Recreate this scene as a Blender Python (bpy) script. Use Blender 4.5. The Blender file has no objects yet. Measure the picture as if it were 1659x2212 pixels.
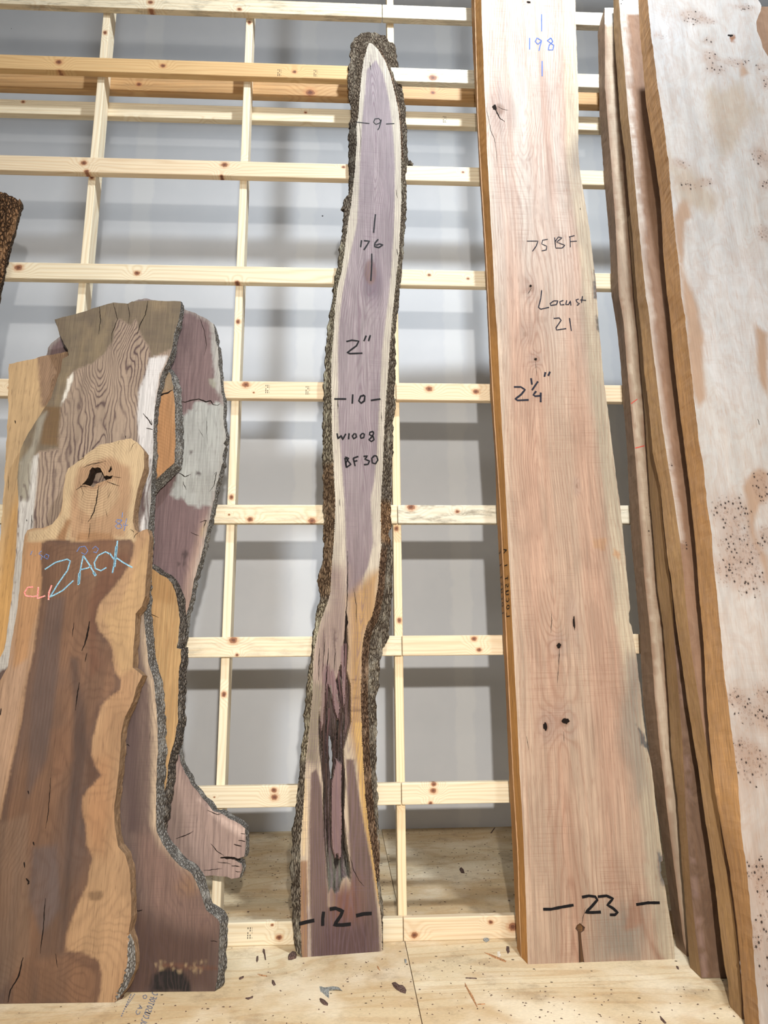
import bpy, math, random
import numpy as np
from mathutils import Vector, Matrix
from mathutils.geometry import delaunay_2d_cdt
random.seed(7)
SC = bpy.context.scene
R = math.radians
# ------------------------------------------------------------------ camera
CAMZ = 1.105
TH, PS, RO = R(12.432), R(2.968), R(-0.5556)
_fw = Vector((math.sin(PS)*math.cos(TH), math.cos(PS)*math.cos(TH), math.sin(TH)))
_r0 = Vector((math.cos(PS), -math.sin(PS), 0)); _u0 = _r0.cross(_fw)
_r = math.cos(RO)*_r0 + math.sin(RO)*_u0
_u = -math.sin(RO)*_r0 + math.cos(RO)*_u0
FPX, CX, CY = 1534.0, 829.5, 1106.0
CAMP = Vector((0, 0, CAMZ))
cd = bpy.data.cameras.new('camera'); cam = bpy.data.objects.new('camera', cd)
SC.collection.objects.link(cam); SC.camera = cam
cd.sensor_fit = 'VERTICAL'; cd.sensor_height = 24.0; cd.lens = FPX/2212*24.0
cd.clip_start = 0.05; cd.clip_end = 100
_m = Matrix((_r, _u, -_fw)).transposed().to_4x4(); _m.translation = CAMP
cam.matrix_world = _m
# ------------------------------------------------------------------ world, lamps, exposure
w = bpy.data.worlds.new('warehouse_ambient'); SC.world = w; w.use_nodes = True
w.node_tree.nodes['Background'].inputs[0].default_value = (0.93, 0.96, 1.0, 1)
w.node_tree.nodes['Background'].inputs[1].default_value = 0.10
def point(name, loc, power, rad, col):
    l = bpy.data.lights.new(name, 'POINT'); l.energy = power; l.shadow_soft_size = rad; l.color = col
    o = bpy.data.objects.new(name, l); o.location = loc; SC.collection.objects.link(o); return o
def area(name, loc, tgt, power, sx, sy, col):
    l = bpy.data.lights.new(name, 'AREA'); l.shape = 'RECTANGLE'; l.size = sx; l.size_y = sy; l.energy = power; l.color = col
    o = bpy.data.objects.new(name, l); o.location = loc
    o.rotation_euler = (Vector(tgt)-Vector(loc)).to_track_quat('-Z', 'Y').to_euler(); SC.collection.objects.link(o); return o
hb = bpy.data.lights.new('high_bay_lamp', 'AREA'); hb.shape = 'DISK'; hb.size = .19; hb.energy = 185; hb.color = (.84, .92, 1.0)
ho = bpy.data.objects.new('high_bay_lamp', hb); ho.location = (1.0, 1.40, 5.95); ho.rotation_euler = (R(11), 0, 0); SC.collection.objects.link(ho)
point('upper_wall_fill', (1.0, 1.40, 5.99), 150, .09, (.84, .92, 1.0))  # added point fill, lights the wall above the disk lamp's reach
wl = bpy.data.lights.new('work_lamp', 'SPOT'); wl.energy = 560; wl.shadow_soft_size = .02; wl.color = (1.0, .96, .90); wl.spot_size = R(118); wl.spot_blend = 1.0
wo = bpy.data.objects.new('work_lamp', wl); wo.location = (0.10, -0.45, 1.50); SC.collection.objects.link(wo)
wo.rotation_euler = (Vector((0.2, 5.3, 1.0))-wo.location).to_track_quat('-Z', 'Y').to_euler()
area('overhead_fill', (-1.0, -2.4, 6.6), (-.6, 1.2, 0), 150, 2.4, 1.0, (1.0, 0.97, 0.92))  # unseen soft fill added overhead to brighten floor and rail tops
SC.view_settings.view_transform = 'Standard'; SC.view_settings.look = 'None'
SC.view_settings.gamma = 1.0; SC.view_settings.exposure = 0.0
SC.view_settings.use_curve_mapping = False
# ------------------------------------------------------------------ geometry of the view
def ray(x, y): return ((x-CX)/FPX)*_r - ((y-CY)/FPX)*_u + _fw
def onY(x, y, Y): d = ray(x, y); return CAMP + d*(Y/d.y)
def onZ(x, y, Z): d = ray(x, y); return CAMP + d*((Z-CAMZ)/d.z)
class Plane:
    "front plane of a board: base point on the floor, yaw, lean away from the viewer"
    def __init__(s, base, yaw=0, lean=0):
        s.o = Vector(base); y, l = R(yaw), R(lean)
        s.ex = Vector((math.cos(y), math.sin(y), 0))
        back = Vector((-math.sin(y), math.cos(y), 0))
        s.ez = (Vector((0, 0, math.cos(l))) + back*math.sin(l)).normalized()
        s.ey = s.ez.cross(s.ex).normalized()          # into the board
    def loc(s, x, y, n=0):
        d = ray(x, y); q = s.o + s.ey*n - CAMP; k = q.dot(s.ey)/d.dot(s.ey)
        p = CAMP + d*k - s.o
        return (p.dot(s.ex), p.dot(s.ez))
    def locs(s, pts, n=0): return np.array([s.loc(a, b, n) for a, b in pts])
    def mat(s):
        m = Matrix((s.ex, s.ey, s.ez)).transposed().to_4x4(); m.translation = s.o; return m
# ------------------------------------------------------------------ numpy helpers
def _h(ix, iy, seed):
    n = (ix.astype(np.int64)*374761393 + iy.astype(np.int64)*668265263 + seed*974634777) & 0x7fffffff
    n = ((n ^ (n >> 13))*1274126177) & 0x7fffffff
    return ((n ^ (n >> 16)) & 0xffff)/65535.0
def vn(x, y, seed=0):
    ix, iy = np.floor(x), np.floor(y); fx, fy = x-ix, y-iy
    fx = fx*fx*(3-2*fx); fy = fy*fy*(3-2*fy)
    a, b, c, d = _h(ix, iy, seed), _h(ix+1, iy, seed), _h(ix, iy+1, seed), _h(ix+1, iy+1, seed)
    return (a+(b-a)*fx)*(1-fy) + (c+(d-c)*fx)*fy
def fbm(x, y, seed=0, o=4):
    r = 0; a = .5
    for i in range(o): r = r + a*(vn(x, y, seed+i*17)-.5)*2; x = x*2.03; y = y*2.03; a *= .5
    return r
def sm(a, b, x):
    t = np.clip((x-a)/(b-a), 0, 1); return t*t*(3-2*t)
def ldist(P, line):
    "distance to an open polyline"
    D = np.full(len(P), 1e9); L = np.asarray(line, float)
    for a, b in zip(L[:-1], L[1:]):
        ab = b-a; t = np.clip(((P-a)@ab)/max(ab@ab, 1e-12), 0, 1)
        D = np.minimum(D, np.hypot(*(P-(a+t[:, None]*ab)).T))
    return D
def inside(P, poly):
    poly = np.asarray(poly, float); x, y = P[:, 0], P[:, 1]; c = np.zeros(len(P), bool)
    for (x1, y1), (x2, y2) in zip(poly, np.roll(poly, -1, 0)):
        if y1 == y2: continue
        c ^= ((y1 > y) != (y2 > y)) & (x < (x2-x1)*(y-y1)/(y2-y1)+x1)
    return c
def sdist(P, poly):
    "signed distance, positive inside"
    poly = np.asarray(poly, float)
    d = ldist(P, np.vstack([poly, poly[:1]])); return np.where(inside(P, poly), d, -d)
def resample(poly, h, closed=True, rough=0, seed=1, keep=None):
    poly = np.asarray(poly, float); n = len(poly); out = []
    for i in range(n if closed else n-1):
        a, b = poly[i], poly[(i+1) % n]; L = np.hypot(*(b-a)); k = max(1, int(round(L/h)))
        for j in range(k): out.append(a+(b-a)*j/k)
    if not closed: out.append(poly[-1])
    out = np.array(out)
    if rough:
        nx = fbm(out[:, 0]*35+out[:, 1]*5, out[:, 1]*35, seed, 4); 
        nrm = np.roll(out, -1, 0)-np.roll(out, 1, 0); nrm = np.stack([nrm[:, 1], -nrm[:, 0]], 1)
        nrm /= np.maximum(np.hypot(*nrm.T), 1e-9)[:, None]
        amt = rough*nx
        if keep is not None: amt = amt*keep(out)
        out = out+nrm*amt[:, None]
    return out
def lin(c):
    c = np.asarray(c, float)/255.0
    return np.where(c <= .04045, c/12.92, ((c+.055)/1.055)**2.4)
def lin4(c): return tuple(lin(c))+(1,)
# ------------------------------------------------------------------ object helpers
COL = SC.collection
def props(o, label=None, cat=None, group=None, kind=None):
    if label: o['label'] = label
    if cat: o['category'] = cat
    if group: o['group'] = group
    if kind: o['kind'] = kind
    return o
def empty(name, loc, label, cat, group=None, mat=None):
    o = bpy.data.objects.new(name, None); COL.objects.link(o); o.empty_display_size = .1
    if mat is not None: o.matrix_world = mat
    else: o.location = loc
    return props(o, label, cat, group)
def mesh_obj(name, V, F, mat, parent=None, attrs=None, smooth=False, loc=None):
    me = bpy.data.meshes.new(name); me.from_pydata([tuple(v) for v in V], [], F); me.update()
    if attrs:
        for k, a in attrs.items():
            a = np.asarray(a, np.float32)
            if a.ndim == 2:
                at = me.attributes.new(k, 'FLOAT_COLOR', 'POINT')
                at.data.foreach_set('color', np.hstack([a, np.ones((len(a), 1), np.float32)]).ravel())
            else:
                at = me.attributes.new(k, 'FLOAT', 'POINT'); at.data.foreach_set('value', a)
    if smooth: me.polygons.foreach_set('use_smooth', [True]*len(me.polygons))
    me.materials.append(mat)
    o = bpy.data.objects.new(name, me); COL.objects.link(o)
    if parent: o.parent = parent
    if loc is not None: o.location = loc
    return o
# ------------------------------------------------------------------ node helpers
class NT:
    def __init__(s, name, rough=.75, spec=.3):
        s.m = bpy.data.materials.new(name); s.m.use_nodes = True; s.t = s.m.node_tree
        s.b = s.t.nodes['Principled BSDF']; s.b.inputs['Roughness'].default_value = rough
        s.b.inputs['Specular IOR Level'].default_value = spec
        s.tc = s.n('ShaderNodeTexCoord')
    def n(s, t, **k):
        nd = s.t.nodes.new(t)
        for a, b in k.items(): setattr(nd, a, b)
        return nd
    def put(s, sock, v):
        if isinstance(v, bpy.types.NodeSocket): s.t.links.new(v, sock)
        elif v is not None: sock.default_value = v
    def math(s, op, a, b=None, c=None):
        nd = s.n('ShaderNodeMath', operation=op); s.put(nd.inputs[0], a)
        if b is not None: s.put(nd.inputs[1], b)
        if c is not None: s.put(nd.inputs[2], c)
        return nd.outputs[0]
    def vmap(s, sc, loc=(0, 0, 0), rot=(0, 0, 0)):
        nd = s.n('ShaderNodeMapping'); s.put(nd.inputs[0], s.tc.outputs['Object'])
        nd.inputs['Location'].default_value = loc; nd.inputs['Rotation'].default_value = rot; nd.inputs['Scale'].default_value = sc
        return nd.outputs[0]
    def noise(s, vec, scale=1, detail=3, rough=.55, dist=0):
        nd = s.n('ShaderNodeTexNoise'); s.put(nd.inputs['Vector'], vec); nd.inputs['Scale'].default_value = scale
        nd.inputs['Detail'].default_value = detail; nd.inputs['Roughness'].default_value = rough; nd.inputs['Distortion'].default_value = dist
        return nd.outputs['Fac']
    def vor(s, vec, scale=1, feat='F1', out='Distance'):
        nd = s.n('ShaderNodeTexVoronoi', feature=feat); s.put(nd.inputs['Vector'], vec); nd.inputs['Scale'].default_value = scale
        return nd.outputs[out]
    def attr(s, name, out='Fac'): return s.n('ShaderNodeAttribute', attribute_name=name).outputs[out]
    def rng(s, v, a, b, c=0, d=1, smooth=True):
        nd = s.n('ShaderNodeMapRange', interpolation_type='SMOOTHSTEP' if smooth else 'LINEAR'); s.put(nd.inputs[0], v)
        for i, x in enumerate((a, b, c, d)): s.put(nd.inputs[i+1], x)
        return nd.outputs[0]
    def mix(s, f, a, b, mode='MIX'):
        nd = s.n('ShaderNodeMix', data_type='RGBA', blend_type=mode); s.put(nd.inputs[0], f)
        s.put(nd.inputs[6], a); s.put(nd.inputs[7], b); return nd.outputs[2]
    def grey(s, v):
        nd = s.n('ShaderNodeCombineColor'); [s.put(nd.inputs[i], v) for i in range(3)]; return nd.outputs[0]
    def bump(s, h, strength=.3, dist=.004):
        nd = s.n('ShaderNodeBump'); s.put(nd.inputs['Height'], h); nd.inputs['Strength'].default_value = strength
        nd.inputs['Distance'].default_value = dist; s.put(s.b.inputs['Normal'], nd.outputs[0])
    def out(s, c): s.put(s.b.inputs['Base Color'], c); return s.m
def slab_mat(name, gdark=(95, 70, 60), saw=.0, streak=.22, rough=.72, spec=.3, burl=False, streakf=(230, 230, 5), seed=0):
    N = NT(name, rough, spec); base = N.attr('Col', 'Color')
    st = N.noise(N.vmap(streakf, (seed*3.1, 0, seed)), 1, 3, .6)
    st2 = N.noise(N.vmap((60, 60, 1.6), (seed, 2, 1)), 1, 3, .6)
    mul = N.math('ADD', N.rng(st, .3, .7, 1-streak, 1+streak*.5), N.rng(st2, .3, .7, -streak*.45, streak*.35))
    bl_ = N.noise(N.vmap((11, 11, 2.6), (seed*2.7, 3, seed)), 1, 4, .62, .8)
    mul = N.math('MULTIPLY', mul, N.rng(bl_, .3, .7, .86, 1.08))
    c = N.mix(1.0, base, N.grey(mul), 'MULTIPLY')
    fl = N.noise(N.vmap((190, 190, 16), (seed, 8, 2)), 1, 2, .5)
    c = N.mix(N.math('MULTIPLY', N.rng(fl, .56, .72), .35), c, lin4(gdark))
    wob = N.noise(N.vmap((28, 28, 4.0), (seed, 5, 9)), 1, 3, .55)
    ph = N.math('ADD', N.attr('ring'), N.math('MULTIPLY', wob, 1.1))
    sn = N.math('SINE', N.math('MULTIPLY', ph, 6.2832))
    g = N.math('POWER', N.rng(sn, -1, 1, 0, 1, False), 3.0)
    gv = N.noise(N.vmap((9, 9, 2.2), (seed, 1, 4)), 1, 2, .5)
    gf = N.math('MULTIPLY', N.math('MULTIPLY', g, N.attr('gs')), N.rng(gv, .25, .7, .35, 1.15))
    c = N.mix(gf, c, lin4(gdark))
    h = N.math('MULTIPLY', st, .4)
    if saw:
        sw = N.noise(N.vmap((4, 4, 330), (seed, 0, 0)), 1, 2, .6); msk = N.rng(N.noise(N.vmap((5, 5, 2.5)), 1, 2), .42, .62)
        sf = N.math('MULTIPLY', N.math('MULTIPLY', N.rng(sw, .52, .66), msk), saw)
        c = N.mix(sf, c, lin4(gdark)); h = N.math('SUBTRACT', h, sf)
    if burl:
        b = N.attr('burl'); wv = N.vmap((105, 105, 80))
        nd = N.n('ShaderNodeTexVoronoi', feature='F1'); N.put(nd.inputs['Vector'], wv); nd.inputs['Scale'].default_value = 1
        sep = N.n('ShaderNodeSeparateColor'); N.put(sep.inputs[0], nd.outputs['Color'])
        keep = N.math('LESS_THAN', sep.outputs[0], N.math('MULTIPLY', b, .85))
        rad = N.math('MULTIPLY_ADD', sep.outputs[1], .26, .12)
        dot = N.math('MULTIPLY', keep, N.rng(N.math('SUBTRACT', nd.outputs['Distance'], rad), -.1, .1, 1, 0))
        ringd = N.math('MULTIPLY', keep, N.rng(N.math('ABSOLUTE', N.math('SUBTRACT', nd.outputs['Distance'], N.math('ADD', rad, .22))), 0, .12, .5, 0))
        sw2 = N.rng(N.noise(N.vmap((14, 14, 7)), 1, 4, .6, 2.2), .35, .7)
        c = N.mix(N.math('MULTIPLY', sw2, .28), c, lin4((150, 122, 100)))
        c = N.mix(ringd, c, lin4((120, 90, 72))); c = N.mix(N.math('MULTIPLY', dot, .92), c, lin4((38, 24, 18)))
        h = N.math('SUBTRACT', h, dot)
    dk = N.math('ADD', N.attr('dark'), N.math('MULTIPLY_ADD', N.noise(N.vmap((160, 160, 50)), 1, 3), .5, -.25))
    dm = N.rng(dk, .42, .6)
    c = N.mix(dm, c, lin4((24, 17, 13))); h = N.math('SUBTRACT', h, N.math('MULTIPLY', dm, 2.0))
    N.bump(h, .35, .002)
    return N.out(c)
def bark_mat(name, cols, scale=1.0, bump=1.0, zs=.45):
    N = NT(name, .95, .1)
    v = N.vmap((70*scale, 70*scale, 70*scale*zs))
    d = N.n('ShaderNodeVectorMath', operation='ADD'); nn = N.n('ShaderNodeTexNoise'); N.put(nn.inputs['Vector'], v); nn.inputs['Scale'].default_value = .9
    N.put(d.inputs[0], v); N.put(d.inputs[1], nn.outputs['Color'])
    e = N.vor(d.outputs[0], 1, 'DISTANCE_TO_EDGE'); f = N.noise(v, 2.2, 5, .7)
    k = N.math('ADD', N.rng(e, 0, .35), N.math('MULTIPLY', f, .8))
    c = N.mix(N.rng(k, .35, 1.25), lin4(cols[0]), lin4(cols[1]))
    c = N.mix(N.rng(N.noise(N.vmap((22, 22, 8)), 1, 4, .7), .5, .72), c, lin4(cols[2]))
    c = N.mix(1.0, c, N.attr('Col', 'Color'), 'MULTIPLY')
    N.bump(k, bump, .012)
    return N.out(c)
# ------------------------------------------------------------------ slab builder
CRK = None
class Slab:
    def __init__(s, plane, outline, T, h=.01, rough=.0, bottom=True, refine=None, holes=(), seed=1, local=False, keep=None):
        s.pl = plane; s.T = T; s.seed = seed
        out = np.asarray(outline, float) if local else plane.locs(outline)
        if bottom: out[:, 1] = np.maximum(out[:, 1], 0)
        k0 = (lambda p: (p[:, 1] > .004).astype(float)) if keep is None else keep
        s.out = out; B = resample(out, min(h, .008), True, rough, seed, k0)
        area2 = np.sum(B[:, 0]*np.roll(B[:, 1], -1)-np.roll(B[:, 0], -1)*B[:, 1])
        if area2 < 0: B = B[::-1]
        if bottom: B[:, 1] = np.maximum(B[:, 1], 0)
        s.B = B
        lo, hi = B.min(0), B.max(0)
        gx, gy = np.meshgrid(np.arange(lo[0], hi[0], h), np.arange(lo[1], hi[1], h*1.3))
        P = np.stack([gx.ravel(), gy.ravel()], 1)
        rs = np.random.RandomState(seed); P = P+rs.uniform(-.25, .25, P.shape)*h
        P = P[sdist(P, out if len(out) < 200 else B) > h*.75]
        if refine is not None:
            rf, rh = refine
            gx, gy = np.meshgrid(np.arange(lo[0], hi[0], rh), np.arange(lo[1], hi[1], rh*1.3))
            Q = np.stack([gx.ravel(), gy.ravel()], 1)+rs.uniform(-.25, .25, (gx.size, 2))*rh
            Q = Q[sdist(Q, out) > rh*.75]; Q = Q[rf(Q)]; P = np.vstack([P[~rf(P)], Q])
        H = [resample(plane.locs(hh) if not local else hh, .006, True, .002, seed+9) for hh in holes]
        for hh in H: P = P[(sdist(P, hh) < -h*.4)]
        allp = [B]+H+[P]; pts = np.vstack(allp); cons = []; st = 0
        for L in [B]+H:
            n = len(L); cons += [(st+i, st+(i+1) % n) for i in range(n)]; st += n
        res = delaunay_2d_cdt([Vector(p) for p in pts], cons, [], 1, 1e-7)
        s.P = np.array([tuple(v) for v in res[0]]); faces = [list(f) for f in res[2]]
        C = np.array([s.P[f].mean(0) for f in faces])
        for hh in H:
            m = ~inside(C, hh); faces = [f for f, k in zip(faces, m) if k]; C = C[m]
        s.F = faces; s.C = C
        n = len(s.P); s.N = n
        s.col = np.ones((n, 3))*.5; s.ring = np.zeros(n); s.gs = np.zeros(n); s.dark = np.zeros(n); s.burl = np.zeros(n); s.dep = np.zeros(n)
        # boundary edges
        from collections import defaultdict
        cnt = defaultdict(int)
        for f in faces:
            for a, b in zip(f, f[1:]+f[:1]): cnt[(a, b)] += 1
        s.E = [e for e in cnt if (e[1], e[0]) not in cnt]
    def L(s, pts): return s.pl.locs(pts)
    def paint(s, m, c):
        m = np.clip(m, 0, 1)[:, None]; s.col = s.col*(1-m)+lin(c)*m
    def blob(s, poly, c, soft=.01, wob=.0, f=20):
        d = sdist(s.P, s.L(poly))+wob*fbm(s.P[:, 0]*f, s.P[:, 1]*f*.4, s.seed+3)
        m = sm(-soft, soft, d); s.paint(m, c); return m
    def spot(s, x, y, rx, ry):
        q = s.L([(x, y)])[0]; k = .0021
        return np.sqrt(((s.P[:, 0]-q[0])/(rx*k))**2+((s.P[:, 1]-q[1])/(ry*k))**2)
    def crack(s, line, wpx=2.0, depth=.0): s.__dict__.setdefault('cr', []).append((line, wpx))
    def hole(s, x, y, rx, ry): s.__dict__.setdefault('hl', []).append((x, y, rx, ry))
    def add_cracks(s):
        rs = np.random.RandomState(s.seed)
        for ln, wd in getattr(s, 'cr', []):
            p = resample(s.L(ln), .005, False); n = len(p)
            if n < 3: continue
            d = np.gradient(p, axis=0); d /= np.maximum(np.hypot(*d.T), 1e-9)[:, None]; nr = np.stack([-d[:, 1], d[:, 0]], 1)
            p = p+nr*(.0022*fbm(p[:, 0]*90, p[:, 1]*90, 5))[:, None]
            t = np.linspace(0, 1, n); wv = wd*.0009*(.35+.65*np.sin(np.pi*np.clip(t*1.1, 0, 1))**.6)*(1+.5*fbm(t*n*.35, t*0+2, 8))
            V = []
            for q, m_, w_ in zip(p, nr, wv): V += [(q[0]-m_[0]*w_, -.0006, q[1]-m_[1]*w_), (q[0]+m_[0]*w_, -.0006, q[1]+m_[1]*w_)]
            mesh_obj('drying_crack', V, [[2*i, 2*i+2, 2*i+3, 2*i+1] for i in range(n-1)], CRK, s.root)
        for (x, y, rx, ry) in getattr(s, 'hl', []):
            q = s.L([(x, y)])[0]; V = [(q[0], -.0007, q[1])]
            for i in range(14):
                a = i/14*6.283; k = .0021*(1+rs.uniform(-.3, .3)); V.append((q[0]+rx*k*math.cos(a), -.0007, q[1]+ry*k*math.sin(a)))
            mesh_obj('knot_hole', V, [[0, 1+i, 1+(i+1) % 14] for i in range(14)], CRK, s.root)
    def build(s, name, label, cat, mat, sidemat=None, sidecol=(150, 110, 80), offL=0.0, offR=0.0, back=None, barkmask=None, barkmat=None,
              K=6, siderough=.003, sidename='edge', group=None, sidelabel=None, parent_name='slab', sidecolf=None, bow=0.0):
        root = empty(name, None, label, cat, group, mat=s.pl.mat()); s.col = s.col*getattr(s, 'tone', 1)
        n = s.N; V = np.stack([s.P[:, 0], s.dep, s.P[:, 1]], 1)
        att = dict(Col=s.col, ring=s.ring, gs=s.gs, dark=s.dark, burl=s.burl)
        def sub(F, nm, m, V, att, smooth=False, flip=False):
            used = sorted({i for f in F for i in f}); mp = {i: j for j, i in enumerate(used)}
            F2 = [[mp[i] for i in (f[::-1] if flip else f)] for f in F]
            return mesh_obj(nm, V[used], F2, m, root, {k: a[used] for k, a in att.items()}, smooth)
        # body = front (+ back); front faces look towards -y
        if barkmask is not None:
            bm = barkmask(s.C); Ff = [f for f, k in zip(s.F, bm) if not k]; Fb = [f for f, k in zip(s.F, bm) if k]
        else: Ff, Fb = s.F, []
        # sides
        bidx = sorted({i for e in s.E for i in e}); bp = {i: j for j, i in enumerate(bidx)}; nb = len(bidx)
        bpos = s.P[bidx]; nrm = np.zeros((nb, 2))
        for a, b in s.E:
            d = s.P[b]-s.P[a]; q = np.array([d[1], -d[0]]); nrm[bp[a]] += q; nrm[bp[b]] += q
        nrm /= np.maximum(np.hypot(*nrm.T), 1e-9)[:, None]
        lr = np.where(nrm[:, 0] < 0, -1, 1)
        if back is not None:                       # back outline: function t -> (sL, sR)
            sL, sR = back
            tgt = np.zeros(nb)
            if sL is not None: tgt = np.where((nrm[:, 0] < -.3), np.minimum(bpos[:, 0]-np.interp(bpos[:, 1], sL[:, 1], sL[:, 0]), .12), tgt)
            if sR is not None: tgt = np.where((nrm[:, 0] > .3), np.interp(bpos[:, 1], sR[:, 1], sR[:, 0])-bpos[:, 0], tgt)
            off = tgt*np.abs(nrm[:, 0])
            dirx = np.stack([np.sign(nrm[:, 0]), np.zeros(nb)], 1)
        else:
            oL = offL(bpos[:, 1]) if callable(offL) else offL; oR = offR(bpos[:, 1]) if callable(offR) else offR
            off = np.where(nrm[:, 0] < -.3, oL, np.where(nrm[:, 0] > .3, oR, 0)); dirx = nrm
        rings = []; SV = []; dep0 = s.dep[bidx]
        for k in range(K+1):
            f = k/K; p = bpos+dirx*(off*f)[:, None]
            if 0 < k:
                rr = fbm(bpos[:, 1]*45+bpos[:, 0]*20, np.full(nb, f*s.T*60), s.seed+5, 3)*siderough*min(1, 3*f)+bow*math.sin(f*math.pi)
                p = p+nrm*rr[:, None]
            p[:, 1] = np.where(bpos[:, 1] < .003, np.maximum(bpos[:, 1], 0), p[:, 1])
            SV.append(np.stack([p[:, 0], dep0+(s.T-dep0)*f, p[:, 1]], 1))
        SV = np.vstack(SV); SF = []
        for a, b in s.E:
            i, j = bp[a], bp[b]
            for k in range(K): SF.append([k*nb+j, k*nb+i, (k+1)*nb+i, (k+1)*nb+j])
        SF = [f[::-1] for f in SF]
        scol = np.tile(lin(sidecol), (len(SV), 1))
        if sidecolf is not None: scol = sidecolf(SV, scol)
        satt = dict(Col=scol, ring=SV[:, 1]*120+SV[:, 2]*2+SV[:, 0]*60, gs=np.full(len(SV), .22), dark=np.zeros(len(SV)), burl=np.zeros(len(SV)))
        # body: front faces + back faces (flat, from outline ring)
        nF = len(V)
        backring = SV[K*nb:]
        # back face reuses front triangulation with offset boundary
        VB = np.stack([s.P[:, 0], np.full(n, s.T), s.P[:, 1]], 1); VB[bidx] = backring
        bodyV = np.vstack([V, VB]); batt = {k: np.concatenate([a, a]) for k, a in att.items()}
        F = Ff+[[i+nF for i in f[::-1]] for f in s.F]
        sub(F, 'sawn_face', mat, bodyV, batt)
        if Fb: sub(Fb, 'bark', barkmat, V, dict(Col=getattr(s, 'bcol', np.ones((n, 3)))), smooth=True)
        so = mesh_obj(sidename, SV, SF, sidemat or mat, root, satt, smooth=False)
        if sidelabel: so['label'] = sidelabel
        if group: root['group'] = group
        s.root = root; s.add_cracks()
        return root
    def strokes(s, name, lines, wpx, mat, label=None, off=.0009):
        V = []; F = []
        for ln in lines:
            p = s.L(ln); p = resample(p, .008, False); d = np.gradient(p, axis=0); d /= np.maximum(np.hypot(*d.T), 1e-9)[:, None]
            wv = wpx*.00128*(1+.25*vn(p[:, 0]*90, p[:, 1]*90, 4)); q = np.stack([-d[:, 1], d[:, 0]], 1)*wv[:, None]
            b = len(V)
            for i in range(len(p)):
                V.append((p[i, 0]-q[i, 0], -off, p[i, 1]-q[i, 1])); V.append((p[i, 0]+q[i, 0], -off, p[i, 1]+q[i, 1]))
            for i in range(len(p)-1): F.append([b+2*i, b+2*i+2, b+2*i+3, b+2*i+1])
        o = mesh_obj(name, V, F, mat, s.root)
        if label: o['label'] = label
        return o
def flat_mat(name, c, rough=.8, var=.0):
    N = NT(name, rough, .15)
    if var: return N.out(N.mix(N.rng(N.noise(N.vmap((260, 260, 260)), 1, 3), .35, .65, 0, var), lin4(c), lin4([min(255, x*1.7+45) for x in c])))
    return N.out(lin4(c))
CRK = flat_mat('crack_shadow', (26, 19, 15), .95)
# ------------------------------------------------------------------ the setting
def wall_mat():
    N = NT('painted_drywall', .85, .2)
    c = N.mix(N.rng(N.noise(N.vmap((1.3, 1.3, 1.1)), 1, 4, .6), .35, .7), lin4((222, 224, 227)), lin4((230, 231, 233)))
    sep = N.n('ShaderNodeSeparateXYZ'); N.put(sep.inputs[0], N.tc.outputs['Object']); x, z = sep.outputs[0], sep.outputs[2]
    wv = N.math('MULTIPLY', N.math('SUBTRACT', N.noise(N.vmap((5, 5, 5)), 1, 3), .5), .12)
    m = None
    for xc, hw in ((-1.73, .10), (-.35, .09), (.86, .09), (2.1, .09)):
        k = N.rng(N.math('ABSOLUTE', N.math('SUBTRACT', N.math('ADD', x, wv), xc)), hw*.6, hw, 1, 0)
        m = k if m is None else N.math('MAXIMUM', m, k)
    k = N.rng(N.math('ABSOLUTE', N.math('SUBTRACT', N.math('ADD', z, wv), 4.31)), .06, .12, 1, 0)
    m = N.math('MAXIMUM', m, k)
    c = N.mix(N.math('MULTIPLY', m, .45), c, lin4((240, 240, 238)))
    sc = N.n('ShaderNodeTexVoronoi', feature='F1'); N.put(sc.inputs['Vector'], N.vmap((2.4, 2.4, 2.4))); sc.inputs['Scale'].default_value = 1
    c = N.mix(N.math('LESS_THAN', sc.outputs['Distance'], .016), c, lin4((60, 60, 60)))
    N.bump(N.noise(N.vmap((60, 60, 60)), 1, 3), .08, .003)
    return N.out(c)
def box(x0, x1, y0, y1, z0, z1, bev=.0):
    V = [(x, y, z) for x in (x0, x1) for y in (y0, y1) for z in (z0, z1)]
    F = [[0, 1, 3, 2], [4, 6, 7, 5], [0, 4, 5, 1], [2, 3, 7, 6], [0, 2, 6, 4], [1, 5, 7, 3]]
    return V, F
def add_box(name, lo, hi, mat, parent=None, bev=.003, loc=None, seg=2):
    loc = Vector(loc) if loc is not None else Vector(((lo[0]+hi[0])/2, (lo[1]+hi[1])/2, lo[2]))
    V, F = box(lo[0]-loc.x, hi[0]-loc.x, lo[1]-loc.y, hi[1]-loc.y, lo[2]-loc.z, hi[2]-loc.z)
    o = mesh_obj(name, V, F, mat, parent, loc=loc)
    if bev:
        b = o.modifiers.new('b', 'BEVEL'); b.width = bev; b.segments = seg
    return o
WY = 5.36
o = add_box('wall_back', (-6, WY, -.02), (8, WY+.15, 8.5), wall_mat(), bev=0, loc=(0, WY, 0)); props(o, kind='structure')
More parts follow.
